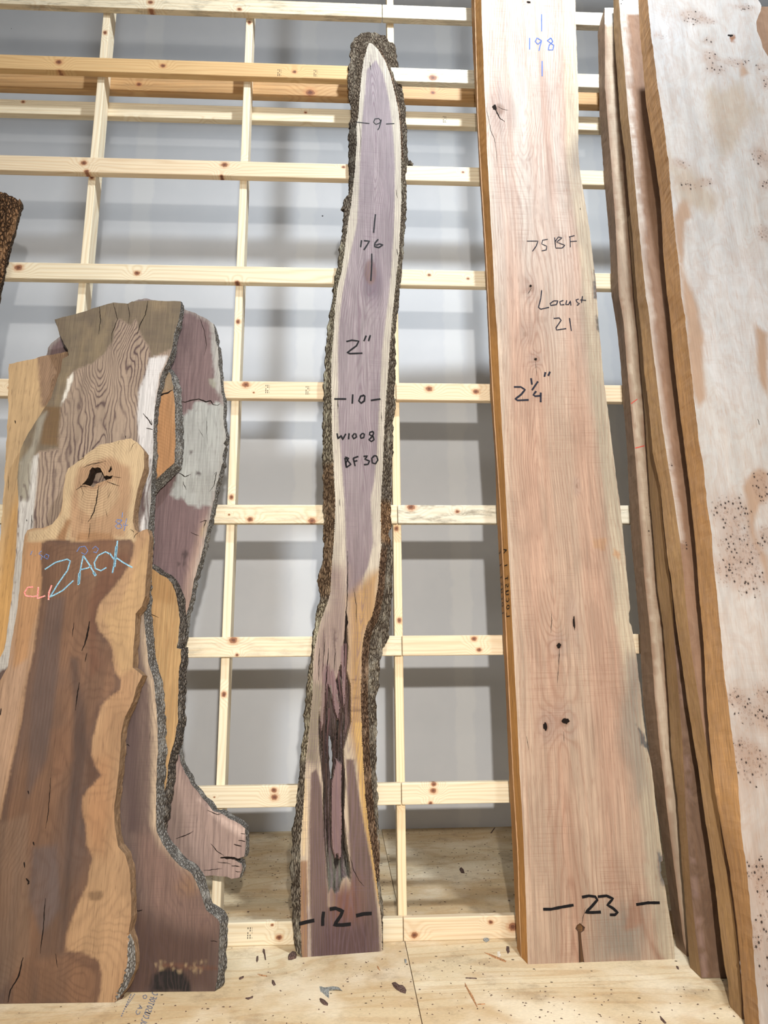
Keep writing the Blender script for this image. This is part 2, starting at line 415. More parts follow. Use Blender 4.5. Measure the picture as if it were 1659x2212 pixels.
def ply_mat(seed):
    N = NT('plywood', .8, .25); s = seed*7.3
    wv = N.noise(N.vmap((.55, 2.6, 1), (s, s, 0)), 1, 3, .5, .6)
    lines = N.math('SINE', N.math('MULTIPLY', wv, 95))
    c = N.mix(N.rng(wv, .3, .7), lin4((218, 200, 166)), lin4((192, 164, 124)))
    c = N.mix(N.math('MULTIPLY', N.rng(lines, .2, 1), .38), c, lin4((184, 148, 104)))
    pale = N.rng(N.noise(N.vmap((2.2, 2.2, 1), (s+3, 1, 0)), 1, 4, .6), .46, .66)
    c = N.mix(N.math('MULTIPLY', pale, .5), c, lin4((236, 224, 200)))
    dirt = N.rng(N.noise(N.vmap((4.5, 4.5, 1), (s, 7, 0)), 1, 7, .78), .50, .70)
    c = N.mix(N.math('MULTIPLY', dirt, .5), c, lin4((140, 118, 92)))
    fine = N.rng(N.noise(N.vmap((60, 140, 1), (s, 3, 0)), 1, 4, .7), .3, .7, .9, 1.06)
    c = N.mix(1.0, c, N.grey(fine), 'MULTIPLY')
    vo = N.n('ShaderNodeTexVoronoi', feature='F1'); N.put(vo.inputs['Vector'], N.vmap((34, 34, 34), (s, 2, 0))); vo.inputs['Scale'].default_value = 1
    sp = N.n('ShaderNodeSeparateColor'); N.put(sp.inputs[0], vo.outputs['Color'])
    d = N.math('MULTIPLY', N.math('LESS_THAN', sp.outputs[0], .2), N.math('LESS_THAN', vo.outputs['Distance'], N.math('MULTIPLY', sp.outputs[1], .2)))
    c = N.mix(N.math('MULTIPLY', d, .85), c, lin4((62, 44, 30)))
    return N.out(c)
SEAM = .238
for i, (a, b) in enumerate(((-6, SEAM-.0015), (SEAM+.0015, 8))):
    o = add_box('floor', (a, -3, -.018), (b, WY, 0), ply_mat(i), bev=0, loc=(0, 0, 0)); props(o, kind='structure')
o = add_box('floor', (-6, -3, -.06), (8, WY, -.0185), flat_mat('subfloor_dark', (40, 32, 24)), bev=0, loc=(0, 0, -.06)); props(o, kind='structure')
# ------------------------------------------------------------------ pine rack
def pine_mat(name, axis, knots, base=(222, 200, 160), late=(196, 156, 104), grime=0.0, seed=0, tone=0.0):
    "axis 'x' (rail) or 'z' (stud); knots = (along, across, radius) in metres in object space"
    N = NT(name, .62, .35); s = seed*3.17
    sep = N.n('ShaderNodeSeparateXYZ'); N.put(sep.inputs[0], N.tc.outputs['Object'])
    al, ac = (sep.outputs[0], sep.outputs[2]) if axis == 'x' else (sep.outputs[2], sep.outputs[0])
    th = sep.outputs[1]
    sc = (.9, 9, 9) if axis == 'x' else (9, 9, .9)
    big = N.noise(N.vmap(sc, (s, s, s)), 1, 2, .5, .3)
    fld = N.math('ADD', N.math('MULTIPLY', big, 5.5), N.math('MULTIPLY', ac, 38+seed % 5*6)); fld = N.math('ADD', fld, N.math('MULTIPLY', th, 22))
    kd = None
    for (ka, kc, kr) in knots:
        da = N.math('MULTIPLY', N.math('SUBTRACT', al, ka), 1/(kr*1.25)); dc = N.math('MULTIPLY', N.math('SUBTRACT', ac, kc), 1/kr)
        d = N.math('SQRT', N.math('ADD', N.math('MULTIPLY', da, da), N.math('MULTIPLY', dc, dc)))
        fld = N.math('ADD', fld, N.rng(d, .6, 5.5, 2.6, 0))
        kd = d if kd is None else N.math('MINIMUM', kd, d)
    ln = N.math('POWER', N.rng(N.math('SINE', N.math('MULTIPLY', fld, 6.28)), -1, 1, 0, 1, False), 2.2)
    c = N.mix(N.math('MULTIPLY', ln, .42), lin4(base), lin4(late))
    sf = (3, 160, 160) if axis == 'x' else (160, 160, 3)
    c = N.mix(1.0, c, N.grey(N.rng(N.noise(N.vmap(sf, (s, 0, 0)), 1, 3, .6), .3, .7, .91, 1.05)), 'MULTIPLY')
    if grime:
        sg = (7, 30, 30) if axis == 'x' else (30, 30, 7)
        c = N.mix(N.math('MULTIPLY', N.rng(N.noise(N.vmap(sg, (s, 4, 2)), 1, 5, .7), .46, .68), grime), c, lin4((104, 98, 84)))
    if kd is not None:
        kn = N.math('ADD', kd, N.math('MULTIPLY', N.math('SUBTRACT', N.noise(N.vmap((90, 90, 90)), 1, 3), .5), .8))
        c = N.mix(N.rng(kn, .9, 2.0, .55, 0), c, lin4((184, 128, 82)))
        c = N.mix(N.rng(kn, .75, 1.1, .9, 0), c, lin4((134, 84, 56)))
        c = N.mix(N.rng(kn, .3, .6, .75, 0), c, lin4((84, 46, 32)))
    N.bump(ln, .1, .001)
    return N.out(c)
Y0 = 3.245; TH2 = .038; W4 = .089
LX, RX, JX = -2.75, 2.75, .232
def kn(Y, pts, ox, oz):
    out = []
    for x, y, r in pts:
        p = onY(x, y, Y); out.append((p.x-ox, p.z-oz, r)); 
    return out
stampm = flat_mat('stamp_ink', (70, 66, 60))
def rail(zc, Y, jx, kl, kr_, cl=None, cr=None, label=None, seed=0, h=W4, name='rail', tilt=0, gr=(0, 0), stamps=(), labels=None, lx=LX, rx=RX):
    for side, (a, b, kk, col, g) in enumerate(((lx, jx-.0012, kl, cl, gr[0]), (jx+.0012, rx, kr_, cr, gr[1]))):
        ox, oz = (a+b)/2, zc-h/2
        base, late = col or ((224, 203, 166), (198, 160, 110))
        m = pine_mat('pine', 'x', kn(Y, kk, ox, oz), base, late, g, seed+side*3)
        o = add_box(name, (a, Y, oz), (b, Y+TH2, oz+h), m, bev=.004, loc=(ox, Y, oz))
        props(o, labels[side], 'lumber', 'horizontal pine rails of the storage rack')
        for (sx, sy) in stamps:
            p = onY(sx, sy, Y)
            if a < p.x < b:
                V = []; F = []
                for c_ in range(3):
                    for r_ in range(5):
                        if (c_*5+r_) % 4 == 3: continue
                        x0 = p.x-ox-.010+c_*.009; z0 = p.z-oz-.022+r_*.009; k = len(V)
                        ww = .0035 if c_ < 2 else .0012
                        V += [(x0, -.0006, z0), (x0+ww, -.0006, z0), (x0+ww, -.0006, z0+.0065), (x0, -.0006, z0+.0065)]; F.append([k, k+1, k+2, k+3])
                mesh_obj('grade_stamp', V, F, stampm, o)
zc = lambda x, ya, yb, Y=Y0: (onY(x, ya, Y).z+onY(x, yb, Y).z)/2
zA, zB = zc(600, 2, 28), zc(500, 135, 162)
zD, zE, zF, zG, zH, zI, zJ = zc(600, 350.5, 382), zc(700, 580, 611), zc(600, 825, 860), zc(600, 1090.5, 1130), zc(600, 1376, 1418), zc(640, 1696, 1743), .0445
YB = Y0+TH2+W4
zC = zc(500, 229, 258, YB)
og = ((208, 172, 122), (184, 140, 88)); pale = ((220, 206, 178), (196, 168, 126)); wt = ((214, 206, 186), (184, 170, 144)); pk = ((219, 199, 168), (198, 164, 124))
LB = lambda w: [w+', left length of the row', w+', right length of the row']
rail(zA, Y0, .185, [(89, 17, .012), (325, 5, .012), (325, 22, .013), (517, 20, .010)], [(918, 50, .016), (745, 12, .012)], pale, wt, seed=1, gr=(.5, .35),
     labels=['grime-streaked pine rail along the top edge, left of the walnut slab\'s tip', 'mould-greyed pine rail at the top edge, passing behind the thick locust board'])
rail(zB, Y0, .03, [(127, 134, .014), (352, 142, .012), (636, 155, .010), (128, 155, .013), (367, 175, .008)], [(935, 168, .018)], og, wt, seed=2, gr=(.0, .5), stamps=[(604, 157), (682, 158)],
     labels=['orange-toned pine rail with two grade stamps, ending at the bark-covered tip of the walnut slab', 'whitish pine rail with one scaly knot, just right of the walnut slab\'s bark tip'])
rail(zC, YB, 1.45, [(50, 220, .008), (283, 262, .010), (448, 266, .010), (660, 243, .006), (663, 276, .010)], [], pale, pale, seed=3, stamps=[(961, 258)], gr=(.1, .1),
     labels=['pine rail nailed to the back of the studs, below the orange rail', 'short pine rail end on the back of the studs behind the burl slabs'])
rail(zD, Y0, JX, [(181, 352, .013), (187, 370, .010), (485, 356, .014), (478, 380, .008), (742, 361, .008)], [(1000, 372, .006)], pk, pale, seed=4, labels=[
     'pine rail crossing just above the loose bark tuft on the walnut slab\'s left', 'pine rail meeting the dark splinter twig on the walnut slab\'s right bark'])
rail(zE, Y0, JX, [(40, 578, .016), (296, 590, .012), (512, 610, .010)], [(927, 594, .007), (1011, 602, .006)], pale, pale, seed=5, gr=(0, 0), labels=[
     'pine rail with a dark eye-shaped knot at its far left, above the stacked left slabs', 'pine rail between walnut slab and locust board, level with the handwritten word Locust'])
rail(zF, Y0, JX, [(531, 831, .014), (548, 848, .004), (20, 838, .006)], [(927, 840, .014), (1028, 846, .013)], pk, pk, seed=6, stamps=[(578, 840), (665, 843)], labels=[
     'pine rail with grade stamps at the height of the number 10 on the walnut slab', 'pine rail with two round pink knots between walnut slab and locust board'])
rail(zG, Y0, JX, [(540, 1122, .012), (674, 1125, .014), (495, 1112, .004)], [(888, 1095, .016), (988, 1105, .008)], pale, wt, seed=7, gr=(.3, .75), labels=[
     'weathered pine rail with half-moon knots on its lower edge, left of the walnut slab', 'grey mould-speckled pine rail between walnut slab and locust board'])
rail(zH, Y0, JX+.012, [(504, 1383, .015), (512, 1415, .006)], [(1024, 1380, .010), (1035, 1404, .009)], pale, pk, seed=8, gr=(.28, 0), labels=[
     'pine rail with a red-brown knot on its top edge and a grey stain', 'clean pine rail butted against a nailed joint, right of the walnut slab\'s bark'])
rail(zI, Y0, JX, [(592, 1707, .010), (593, 1722, .012), (463, 1722, .003)], [(937, 1694, .009), (936, 1708, .011), (930, 1735, .007)], pale, pale, seed=9, labels=[
     'lowest raised pine rail with a rust-stained double knot, left of the walnut slab', 'lowest raised pine rail with a stacked pair of knots, left of the locust board'])
rail(zJ, Y0, JX, [(603, 2025, .010), (588, 1998, .005)], [(1108, 2002, .016), (1060, 1992, .008), (895, 2020, .012)], pale, pk, seed=10, stamps=[(540, 2015)], labels=[
     'bottom plate of the rack on the plywood floor, stretch left of the walnut slab', 'bottom plate of the rack on the floor, reddish stretch running behind the locust board'])
for k in range(1, 4):
    rail(zA+.61*k, Y0, JX, [], [], seed=11+k, labels=['pine rail high above the picture, number %s row above the top rail, left' % 'one two three'.split()[k-1], 'pine rail high above the picture, %s row above the top rail, right' % 'first second third'.split()[k-1]])
# ledger lying behind the studs under the orange rail
a, b = onY(600, 178, YB).z, onY(600, 208, YB).z
m = pine_mat('pine_dark', 'x', kn(YB, [(670, 200, .022), (300, 182, .012), (935, 200, .012)], 0, b), (190, 152, 104), (160, 116, 70), .15, 21)
props(add_box('ledger', (LX, YB, b), (RX, YB+.038, b+.14), m, bev=.004, loc=(0, YB, b)), 'wide brown pine ledger behind the studs, right under the orange rail', 'lumber')
# studs
sx = [-2.12, -1.325, -.549, None, 1.02, 1.80, 2.60]
SL = ['pine stud at far left outside the frame', 'pine stud above the stacked left slabs, leftmost in the photo', 'pine stud running down beside the purple-brown rear slab on the left', '',
      'pine stud hidden behind the locust board', 'pine stud behind the burl slabs', 'pine stud right of the burl slabs']
ztop = zA+.61*3+.1
for i, x in enumerate(sx):
    if x is None: continue
    kz = [(.8+.9*j+.1*i, .0, .010) for j in range(5)] if i in (1, 2) else []
    m = pine_mat('pine_stud', 'z', kz, (228, 214, 186), (208, 178, 136), .0, 30+i)
    o = add_box('stud', (x-.019, Y0+TH2+.0005, .0), (x+.019, Y0+TH2+W4-.0005, ztop), m, bev=.003, loc=(x, Y0+TH2, 0)); props(o, SL[i], 'lumber', 'upright studs of the storage rack')
m = pine_mat('pine_stud', 'z', [(.55, 0, .008), (1.32, .004, .010), (1.75, -.004, .01)], (228, 208, 172), (206, 166, 118), .0, 44)
o = add_box('stud', (.232-.019, Y0+TH2+.0005, 0), (.232+.019, Y0+TH2+W4-.0005, ztop), m, bev=.003, loc=(.232, Y0+TH2, 0)); props(o, 'pine stud directly right of the walnut slab, carrying the rail joints', 'lumber', 'upright studs of the storage rack')
# ------------------------------------------------------------------ walnut slab (centre)
black = flat_mat('marker_ink', (18, 16, 18), .6)
def walnut():
    yaw = math.degrees(math.atan2(.037, .317)); pl = Plane((-.02, 3.132, 0), yaw, .8)
    OL = [(784,57.6),(769,66),(762,78),(758.6,102),(756,126),(753.8,174),(757.4,198),(760,204),(759.8,233),(755,281),(754.5,317),(756,389),(755,415),(746,423),(740,440),(745,446),(744,455),(742,485),(736,521),(731,560),(722,613),(715.7,662),(708,711),(704.7,747),(703.5,784),(701,845),(699.8,930),(699.8,1004),(701,1080),(701,1157),(700,1214),(692,1234),(689,1252),(690,1267),(694,1292),(688,1309),(680.5,1348),(677,1389),(673,1426),(664.7,1475),(659.8,1524),(657,1560),(658.6,1571),(652,1597),(649,1653),(642.7,1720),(636,1781),(632,1795),(634.7,1827),(629,1867),(630,1933),(634.7,2000),(640,2056),(652,2073)]
    OR = [(803,56),(824.5,59),(836.5,63.5),(843.7,75.5),(855.7,83),(860.5,119),(866.5,147),(872.5,178),(877,202),(879.6,245),(882.5,293),(882,329),(888,339),(896,348),(894,352),(885,347),(882,352),(884,364),(879.6,372),(881,425),(877,485),(872.5,560),(869.5,589),(864.6,637),(858.5,686),(854.8,725),(857,760),(856,820),(856,881),(851,930),(850,979),(847.5,1028),(848.7,1060),(846.5,1075),(850,1121),(845,1140),(844,1157),(849,1177),(852.6,1231),(849,1280),(846.5,1323),(844,1372),(831,1401),(823,1426),(821,1475),(816,1499),(818.5,1536),(816,1600),(816,1667),(818.7,1733),(821,1813),(824,1858),(821,1869),(820,1893),(826.7,1947),(828,2013),(827.5,2053),(825,2063)]
    FL = [(797.7,92),(793,104),(785,133),(781,164),(776.6,212),(774,253),(770,267),(770.6,305),(767,365),(762,413),(758.6,442),(751,485),(745,540),(737.6,589),(729,620),(724,662),(720.5,723),(715.7,784),(716,857),(717,930),(720.5,1004),(724,1080),(724.5,1097),(722,1157),(717,1218),(713.5,1280),(707,1304),(693,1341),(685,1372),(678,1406),(675.7,1450),(675,1500),(669,1560),(663,1620),(660,1650),(657,1720),(653,1773),(650,1813),(649,1907),(650,2013),(653,2085)]
    FR = [(805,95),(817,107),(832,131),(844,164),(853,202),(860.5,236),(865,284),(866.5,329),(866.5,389),(867,437),(865,485),(862,545),(857,589),(851,650),(846,696),(842.6,747),(839,796),(835,845),(831.6,894),(829,955),(826.7,1016),(823,1080),(822,1121),(824,1177),(819.7,1218),(816,1267),(808.7,1311),(802.6,1333),(793,1348),(785.5,1377),(782,1406),(780.6,1450),(779.4,1499),(780.6,1548),(782,1600),(785,1653),(789,1720),(796,1787),(804,1840),(812,1893),(818.7,1947),(824,1987),(826,2040),(826,2085)]
    face = pl.locs(FL[::-1]+FR)
    def fs(P): return sdist(P, face)
    bhole = [(711,1590),(716,1592),(720,1640),(719,1684),(715,1686),(712,1640)]
    cav = [(748,1330),(752,1400),(749,1450),(757,1480),(758,1560),(742,1620),(746,1700),(742,1760),(750,1830),(757,1880),(757,1905),(750,1893),(740,1900),(732,1925),(724,1932),(716,1918),(709,1932),(706,1880),(700,1800),(699,1700),(690,1620),(688,1560),(694,1500),(700,1470),(706,1440),(712,1465),(720,1450),(727,1470),(735,1440),(744,1380)]
    cavl = pl.locs(cav)
    spl = [[(716,1690),(726,1640),(740,1650),(739,1720),(740,1780),(739,1850),(733,1862),(728,1845),(724,1862),(716,1830),(714,1760)],
           [(700,1430),(716,1425),(727,1470),(736,1530),(730,1560),(722,1535),(716,1500),(708,1480),(704,1500),(700,1560),(693,1600),(690,1540)],
           [(735,1395),(744,1395),(748,1470),(746,1530),(742,1540),(738,1490)]]
    sp = [pl.locs(q) for q in spl]
    def rf(P): return (fs(P) < .006) | (sdist(P, cavl) > -.03)
    keep = lambda p: np.where(p[:, 1] > .004, np.where(fs(p) < -.006, 1.0, .15), 0)
    s = Slab(pl, OL[::-1]+OR[:], .05, h=.0065, rough=.010, refine=(rf, .0042), holes=[bhole], seed=11, keep=keep)
    x, z = s.P[:, 0], s.P[:, 1]; f = fs(s.P)
    # heart / sap
    HL = [(793,150),(783,260),(779,330),(776,410),(772,480),(763,520),(752,570),(739,640),(731,720),(730,800),(731,900),(738,1000),(745,1080),(747,1160),(748,1240),(750,1300)]
    HR = [(812,130),(828,160),(842,220),(850,290),(853,360),(852,440),(850,500),(846,560),(840,640),(832,700),(825,760),(822,830),(818,900),(814,980),(808,1040),(800,1080),(804,1140),(806,1170),(796,1220),(780,1260),(765,1290)]
    heart = pl.locs(HL[::-1]+HR)
    s.col[:] = lin((192, 182, 164)); hd = sdist(s.P, heart)+.003*fbm(x*8, z*2, 2)
    low = sm(onZ(700, 900, 0).z, 0, z)
    s.paint(sm(1.9, .9, z)*.6, (192, 168, 140))
    s.paint(sm(-.004, .004, hd), (152, 139, 140))
    s.paint(sm(-.004, .004, hd)*sm(2.2, 1.2, z)*.8, (120, 103, 101))
    s.paint(sm(-.004, .004, hd)*sm(0, 1, fbm(x*24, z*1.5, 8)+.4)*.25, (118, 104, 112))
    # golden right side & pinkish left below the heart's point
    s.blob([(700,1215),(748,1230),(752,1330),(745,1460),(690,1480),(672,1560),(660,1500),(680,1380),(712,1290)], (150, 130, 118), .05, .02, 8)
    s.blob([(752,1290),(800,1240),(822,1230),(812,1330),(790,1370),(784,1450),(784,1620),(770,1640),(752,1560),(754,1400)], (172, 136, 90), .03, .015, 10)
    s.blob([(765,1560),(784,1560),(790,1640),(800,1760),(830,1960),(820,1960),(800,1850),(786,1780),(776,1700)], (196, 158, 96), .006, .004)
    s.paint(sm(.25, .6, fbm(x*6, z*60, 41))*sm(-.01, .01, sdist(s.P, pl.locs([(758,1440),(786,1440),(786,1660),(758,1640)])))*.6, (96, 70, 48))
    # lower heart
    s.blob([(672,1670),(684,1660),(694,1700),(702,1800),(708,1960),(760,1960),(748,1640),(764,1640),(776,1720),(790,1800),(806,1880),(818,1990),(822,2090),(672,2090),(668,1900),(668,1780)], (106, 86, 78), .005, .002, 8)
    s.blob([(712,1925),(770,1900),(780,1990),(740,2010),(715,1985)], (112, 76, 64), .05, .02)
    s.blob([(690,1990),(800,1990),(806,2085),(680,2085)], (88, 66, 64), .05, .02)
    s.blob([(652,1690),(662,1680),(664,1790),(658,1850),(652,1850)], (208, 184, 146), .004)
    s.blob([(648,1860),(664,1860),(666,2090),(648,2090)], (150, 116, 86), .004)
    s.blob([(664,1960),(669,1960),(670,2090),(665,2090)], (176, 160, 150), .002)
    # knot with dark halo
    d = s.spot(806, 610, 34, 75); s.paint(sm(1.1, .2, d)*.75, (104, 88, 98)); d2 = s.spot(800, 588, 15, 34)
    s.paint(sm(1.15, .75, d2)*.8, (118, 92, 84))
    c = np.interp(z, [p[1] for p in pl.locs([(760,2080),(750,1650),(790,1240),(778,900),(786,700),(806,560),(812,300),(800,95)])], [p[0] for p in pl.locs([(760,2080),(750,1650),(790,1240),(778,900),(786,700),(806,560),(812,300),(800,95)])])
    q = np.sqrt((x-c)**2+.006**2); ph = z*3.0+1.3*fbm(z*1.2, z*0+3, 5)
    s.ring = q*95+4.2*np.sin(ph)*np.exp(-(q/.05)**2)+1.2*fbm(x*14, z*2.5, 6)-4.0*np.exp(-d**2*1.2)+2*np.exp(-d2**2)
    s.gs = np.clip(.46+.14*sm(-.01, .01, hd), 0, 1)*sm(0, .006, f)
    # bark heightfield
    wl = np.clip(-f/.045, 0, 1)
    n1 = fbm(x*38, z*16, 21, 4); n2 = np.abs(fbm(x*26+n1, z*7, 23, 3))
    right = x > c
    amp = np.where(right, 1.0, .55)*np.where((~right) & (z < 3.2) & (z > 1.5), .45, 1)
    s.dep = np.where(f < 0, np.clip(.040*wl**1.1-amp*(.012*n1+.02*(n2-.2))*sm(0, .012, -f), -.004, .047), 0)
    s.dep += np.where((f >= 0) & (f < .004), .0004, 0)
    tw = pl.loc(890, 345); s.dep = np.where((x > tw[0]-.008) & (abs(z-tw[1]) < .03), .02, s.dep)
    smooth_b = sm(0, .02, .5-abs(n1)) 
    bc = np.ones((s.N, 3))
    pal = lambda m, c: bc.__setitem__(slice(None), bc*(1-m[:, None])+np.array(c)*m[:, None])
    L3 = lambda ya, yb: sm(-.02, .02, z-pl.loc(760, yb)[1])*sm(-.02, .02, pl.loc(760, ya)[1]-z)
    pal(np.where(right, L3(330, 720), 0)*.9, (1.15, 1.15, 1.12)); pal(np.where(~right, L3(230, 400), 0)*.8, (.5, .5, .5)); pal(np.where(~right, L3(520, 1010), 0), (1.25, 1.3, 1.22))
    pal(np.where(right, L3(1080, 1170), 0), (1.5, 1.1, .8)); pal(np.where(~right, L3(1000, 1290), 0)*.8, (.95, .7, .5)); pal(np.where(~right, L3(1300, 1640), 0), (1.35, 1.35, 1.2))
    pal(np.where(right & (f > -.035), L3(1180, 1900), 0)*.8, (.95, .66, .5)); bc *= 1.12; pal(L3(40, 260)*.6, (1.05, .95, .85))
    pal(sm(.0, -.012, f)*0+np.where((f < 0) & (f > -.012) & right, L3(90, 330), 0)*.8, (1.25, .95, .8))
    s.bcol = bc
    # cavity
    cd_ = sdist(s.P, cavl); spm = np.zeros(s.N)
    for q_ in sp: spm = np.maximum(spm, sm(-.001, .003, sdist(s.P, q_)))
    cm = sm(-.002, .006, cd_)*(1-spm)
    stri = fbm(x*130, z*5, 31, 3)
    low_ = sm(pl.loc(740, 1860)[1], pl.loc(740, 1925)[1], z)
    s.dep += np.where(f > 0, cm*(.030*(1-.75*low_)+.012*stri), 0)
    s.paint(cm*.95, (78, 62, 54)); s.paint(cm*sm(-.3, .3, stri)*.75, (40, 30, 26)); s.paint(cm*sm(.1, .5, fbm(x*60, z*2, 71))*.5, (128, 100, 92))
    gr = cm*sm(pl.loc(740, 1800)[1], pl.loc(740, 1870)[1], z); s.paint(gr, (96, 94, 84)); s.paint(gr*sm(0, .4, stri), (52, 48, 42))
    s.paint(sm(.2, 1, spm)*sm(-.02, 0, cd_), (130, 104, 102))
    rg = (f > 0)*np.clip(L3(1360, 1560)*sm(.0, -.03, np.abs(x-pl.loc(712, 1440)[0])-.05), 0, 1)
    s.dep += rg*(.006*np.abs(fbm(x*70, z*3, 44, 3)))
    s.paint(rg*sm(.1, .5, fbm(x*120, z*4, 45, 3))*.7, (70, 48, 44))
    s.blob([(676,1470),(700,1480),(694,1560),(690,1640),(684,1660),(660,1640),(664,1560)], (132, 120, 100), .02, .02, 14)
    s.dark = np.maximum(s.dark, np.where(f > 0, sm(.004, .012, cd_)*(1-spm)*sm(.1, -.3, stri)*.62*(1-low_), 0))
    for ln, wd in [([(751,1190),(751,1240),(750,1290),(747,1330),(745,1390),(742,1470)], 2.2), ([(747,1320),(750,1345),(745,1365)], 5), ([(764,1270),(770,1310),(769,1345)], 1.4),
                   ([(734,1078),(734,1094)], 1.6), ([(729,864),(730,884)], 1.8), ([(799,134),(801,152)], 2), ([(856,410),(858,428)], 1.5), ([(857,538),(859,552)], 2), ([(745,1660),(741,1700),(741,1760),(744,1830),(752,1862)], 3.2),
                   ([(756,1850),(764,1880),(776,1903),(786,1915)], 1.5), ([(824,890),(825,912)], 1.3), ([(710,1400),(706,1450),(702,1500)], 2), ([(690,1400),(688,1470)], 1.8), ([(702,1380),(697,1450)], 1.5), ([(725,1400),(722,1450)], 1.6), ([(700,1690),(698,1740),(703,1790)], 1.6),
                   ([(736,255),(736,255.5)], .1), ([(775,260),(780,300),(777,340)], .9)]:
        s.crack(ln, wd, .006)
    s.tone = .86
    root = s.build('walnut_slab', 'tall narrow walnut slab with bark edges, split hollow and black marker numbers 9, 10 and 12, centre of the rack', 'wood slab',
        slab_mat('walnut', (104, 84, 92), saw=.35, seed=1), bark_mat('walnut_side_bark', ((40, 33, 28), (120, 108, 92), (134, 122, 104)), 1.2), K=3, siderough=.006,
        barkmask=lambda C: fs(C) < 0, barkmat=bark_mat('walnut_bark', ((58, 48, 40), (146, 134, 118), (164, 156, 140)), 2.0, .9, .26), sidename='bark_side', sidecol=(255, 255, 255))
    spm_ = slab_mat('splinter_wood', (70, 52, 50), streak=.35, seed=17); rs = random.Random(4)
    for (xa, ya, xb, yb, wd, c_) in [(698,1430,693,1600,8,0),(708,1440,706,1530,6,0),(717,1450,722,1540,7,0),(725,1490,734,1562,8,0),(731,1450,739,1530,5,0),(746,1390,744,1545,6,0),(702,1500,699,1710,5,1),(690,1470,684,1570,6,0),(737,1540,729,1650,4,1),(711,1530,706,1650,4,0),
                             (723,1600,719,1760,3,1),(726,1500,732,1520,3,2),(714,1480,717,1512,3,2),(735,1462,741,1490,2,2),(705,1650,709,1820,4,1),(744,1600,742,1720,4,1)]:
        a, b = pl.locs([(xa, ya), (xb, yb)]); d = (b-a)/np.hypot(*(b-a)); q_ = np.array([-d[1], d[0]]); V = []; n_ = 7; w0 = wd*.0011
        for k in range(n_):
            t = k/(n_-1); p_ = a+(b-a)*t+q_*rs.uniform(-.0015, .0015); w_ = w0*(1-t)**.6+.0003; dn = .002+.010*(c_ == 1)-.006*(c_ == 2)+.004*t
            V += [(p_[0]-q_[0]*w_, dn+.006, p_[1]-q_[1]*w_), (p_[0], dn-.003, p_[1]), (p_[0]+q_[0]*w_, dn+.006, p_[1]+q_[1]*w_)]
        F = []
        for k in range(n_-1):
            for j in range(3): F.append([3*k+j, 3*k+(j+1) % 3, 3*k+3+(j+1) % 3, 3*k+3+j])
        cc = lin([(126, 98, 98), (96, 76, 70), (170, 160, 150)][c_])
        mesh_obj('splinter', V, F, spm_, root, dict(Col=np.tile(cc, (len(V), 1)), ring=np.zeros(len(V)), gs=np.zeros(len(V)), dark=np.zeros(len(V))))
    T = s.strokes
    T('marker_writing', [[(770,264),(780,265),(798,267)], [(834,268),(852,267)], [(823,262),(818,256),(810,257),(807,264),(812,269),(820,266),(824,258),(822,266),(819,276),(816,281)]], 1.9, black, 'black marker 9 between two dashes')
    T('marker_writing', [[(811,463),(809,480),(807,503)], [(781,519),(779,534)], [(786,520),(798,521),(792,531),(786,540)], [(817,517),(810,525),(809,533),(818,535),(827,529),(820,527),(812,530)], [(803,548),(803,570),(802,590),(801,607)]], 2.6, black, 'black marker 176')
    T('marker_writing', [[(748,738),(760,735),(775,737),(770,747),(750,762),(756,764),(783,763)], [(791,725),(786,737)], [(800,724),(796,737)]], 2.8, black, 'black marker 2 inches')
    T('marker_writing', [[(722,862),(748,862)], [(762,852),(761,872)], [(787,854),(779,856),(775,866),(780,871),(787,866),(788,856),(784,853)], [(801,865),(822,862)]], 3, black, 'black marker 10 between dashes')
    T('marker_writing', [[(728,936),(730,948),(737,941),(740,950),(747,937)], [(754,936),(753,949)], [(766,936),(761,942),(764,948),(770,944),(768,936)], [(783,936),(778,941),(780,947),(786,945),(787,938),(783,936)],
        [(806,932),(799,934),(798,939),(806,943),(808,950),(802,954),(797,950),(803,944),(807,937),(806,932)]], 2.6, black, 'black marker W1008')
    T('marker_writing', [[(745,989),(748,1010),(747,1000),(753,990),(746,987),(754,999),(758,1003),(748,1010)], [(763,990),(767,1007)], [(763,990),(774,986)], [(765,997),(772,995)],
        [(785,986),(794,985),(788,992),(798,996),(795,1003),(786,1004)], [(809,984),(803,990),(804,1000),(811,1002),(816,994),(814,986),(809,984)]], 2.6, black, 'black marker BF 30')
    T('marker_writing', [[(646,1996),(660,1992),(679,1988)], [(699,1969),(697,1985),(697,2000)], [(712,1964),(725,1962),(740,1968),(736,1978),(722,1998),(740,1998),(758,1996)], [(769,1978),(786,1974),(803,1973)]], 4.6, black, 'black marker 12 between dashes')
walnut()
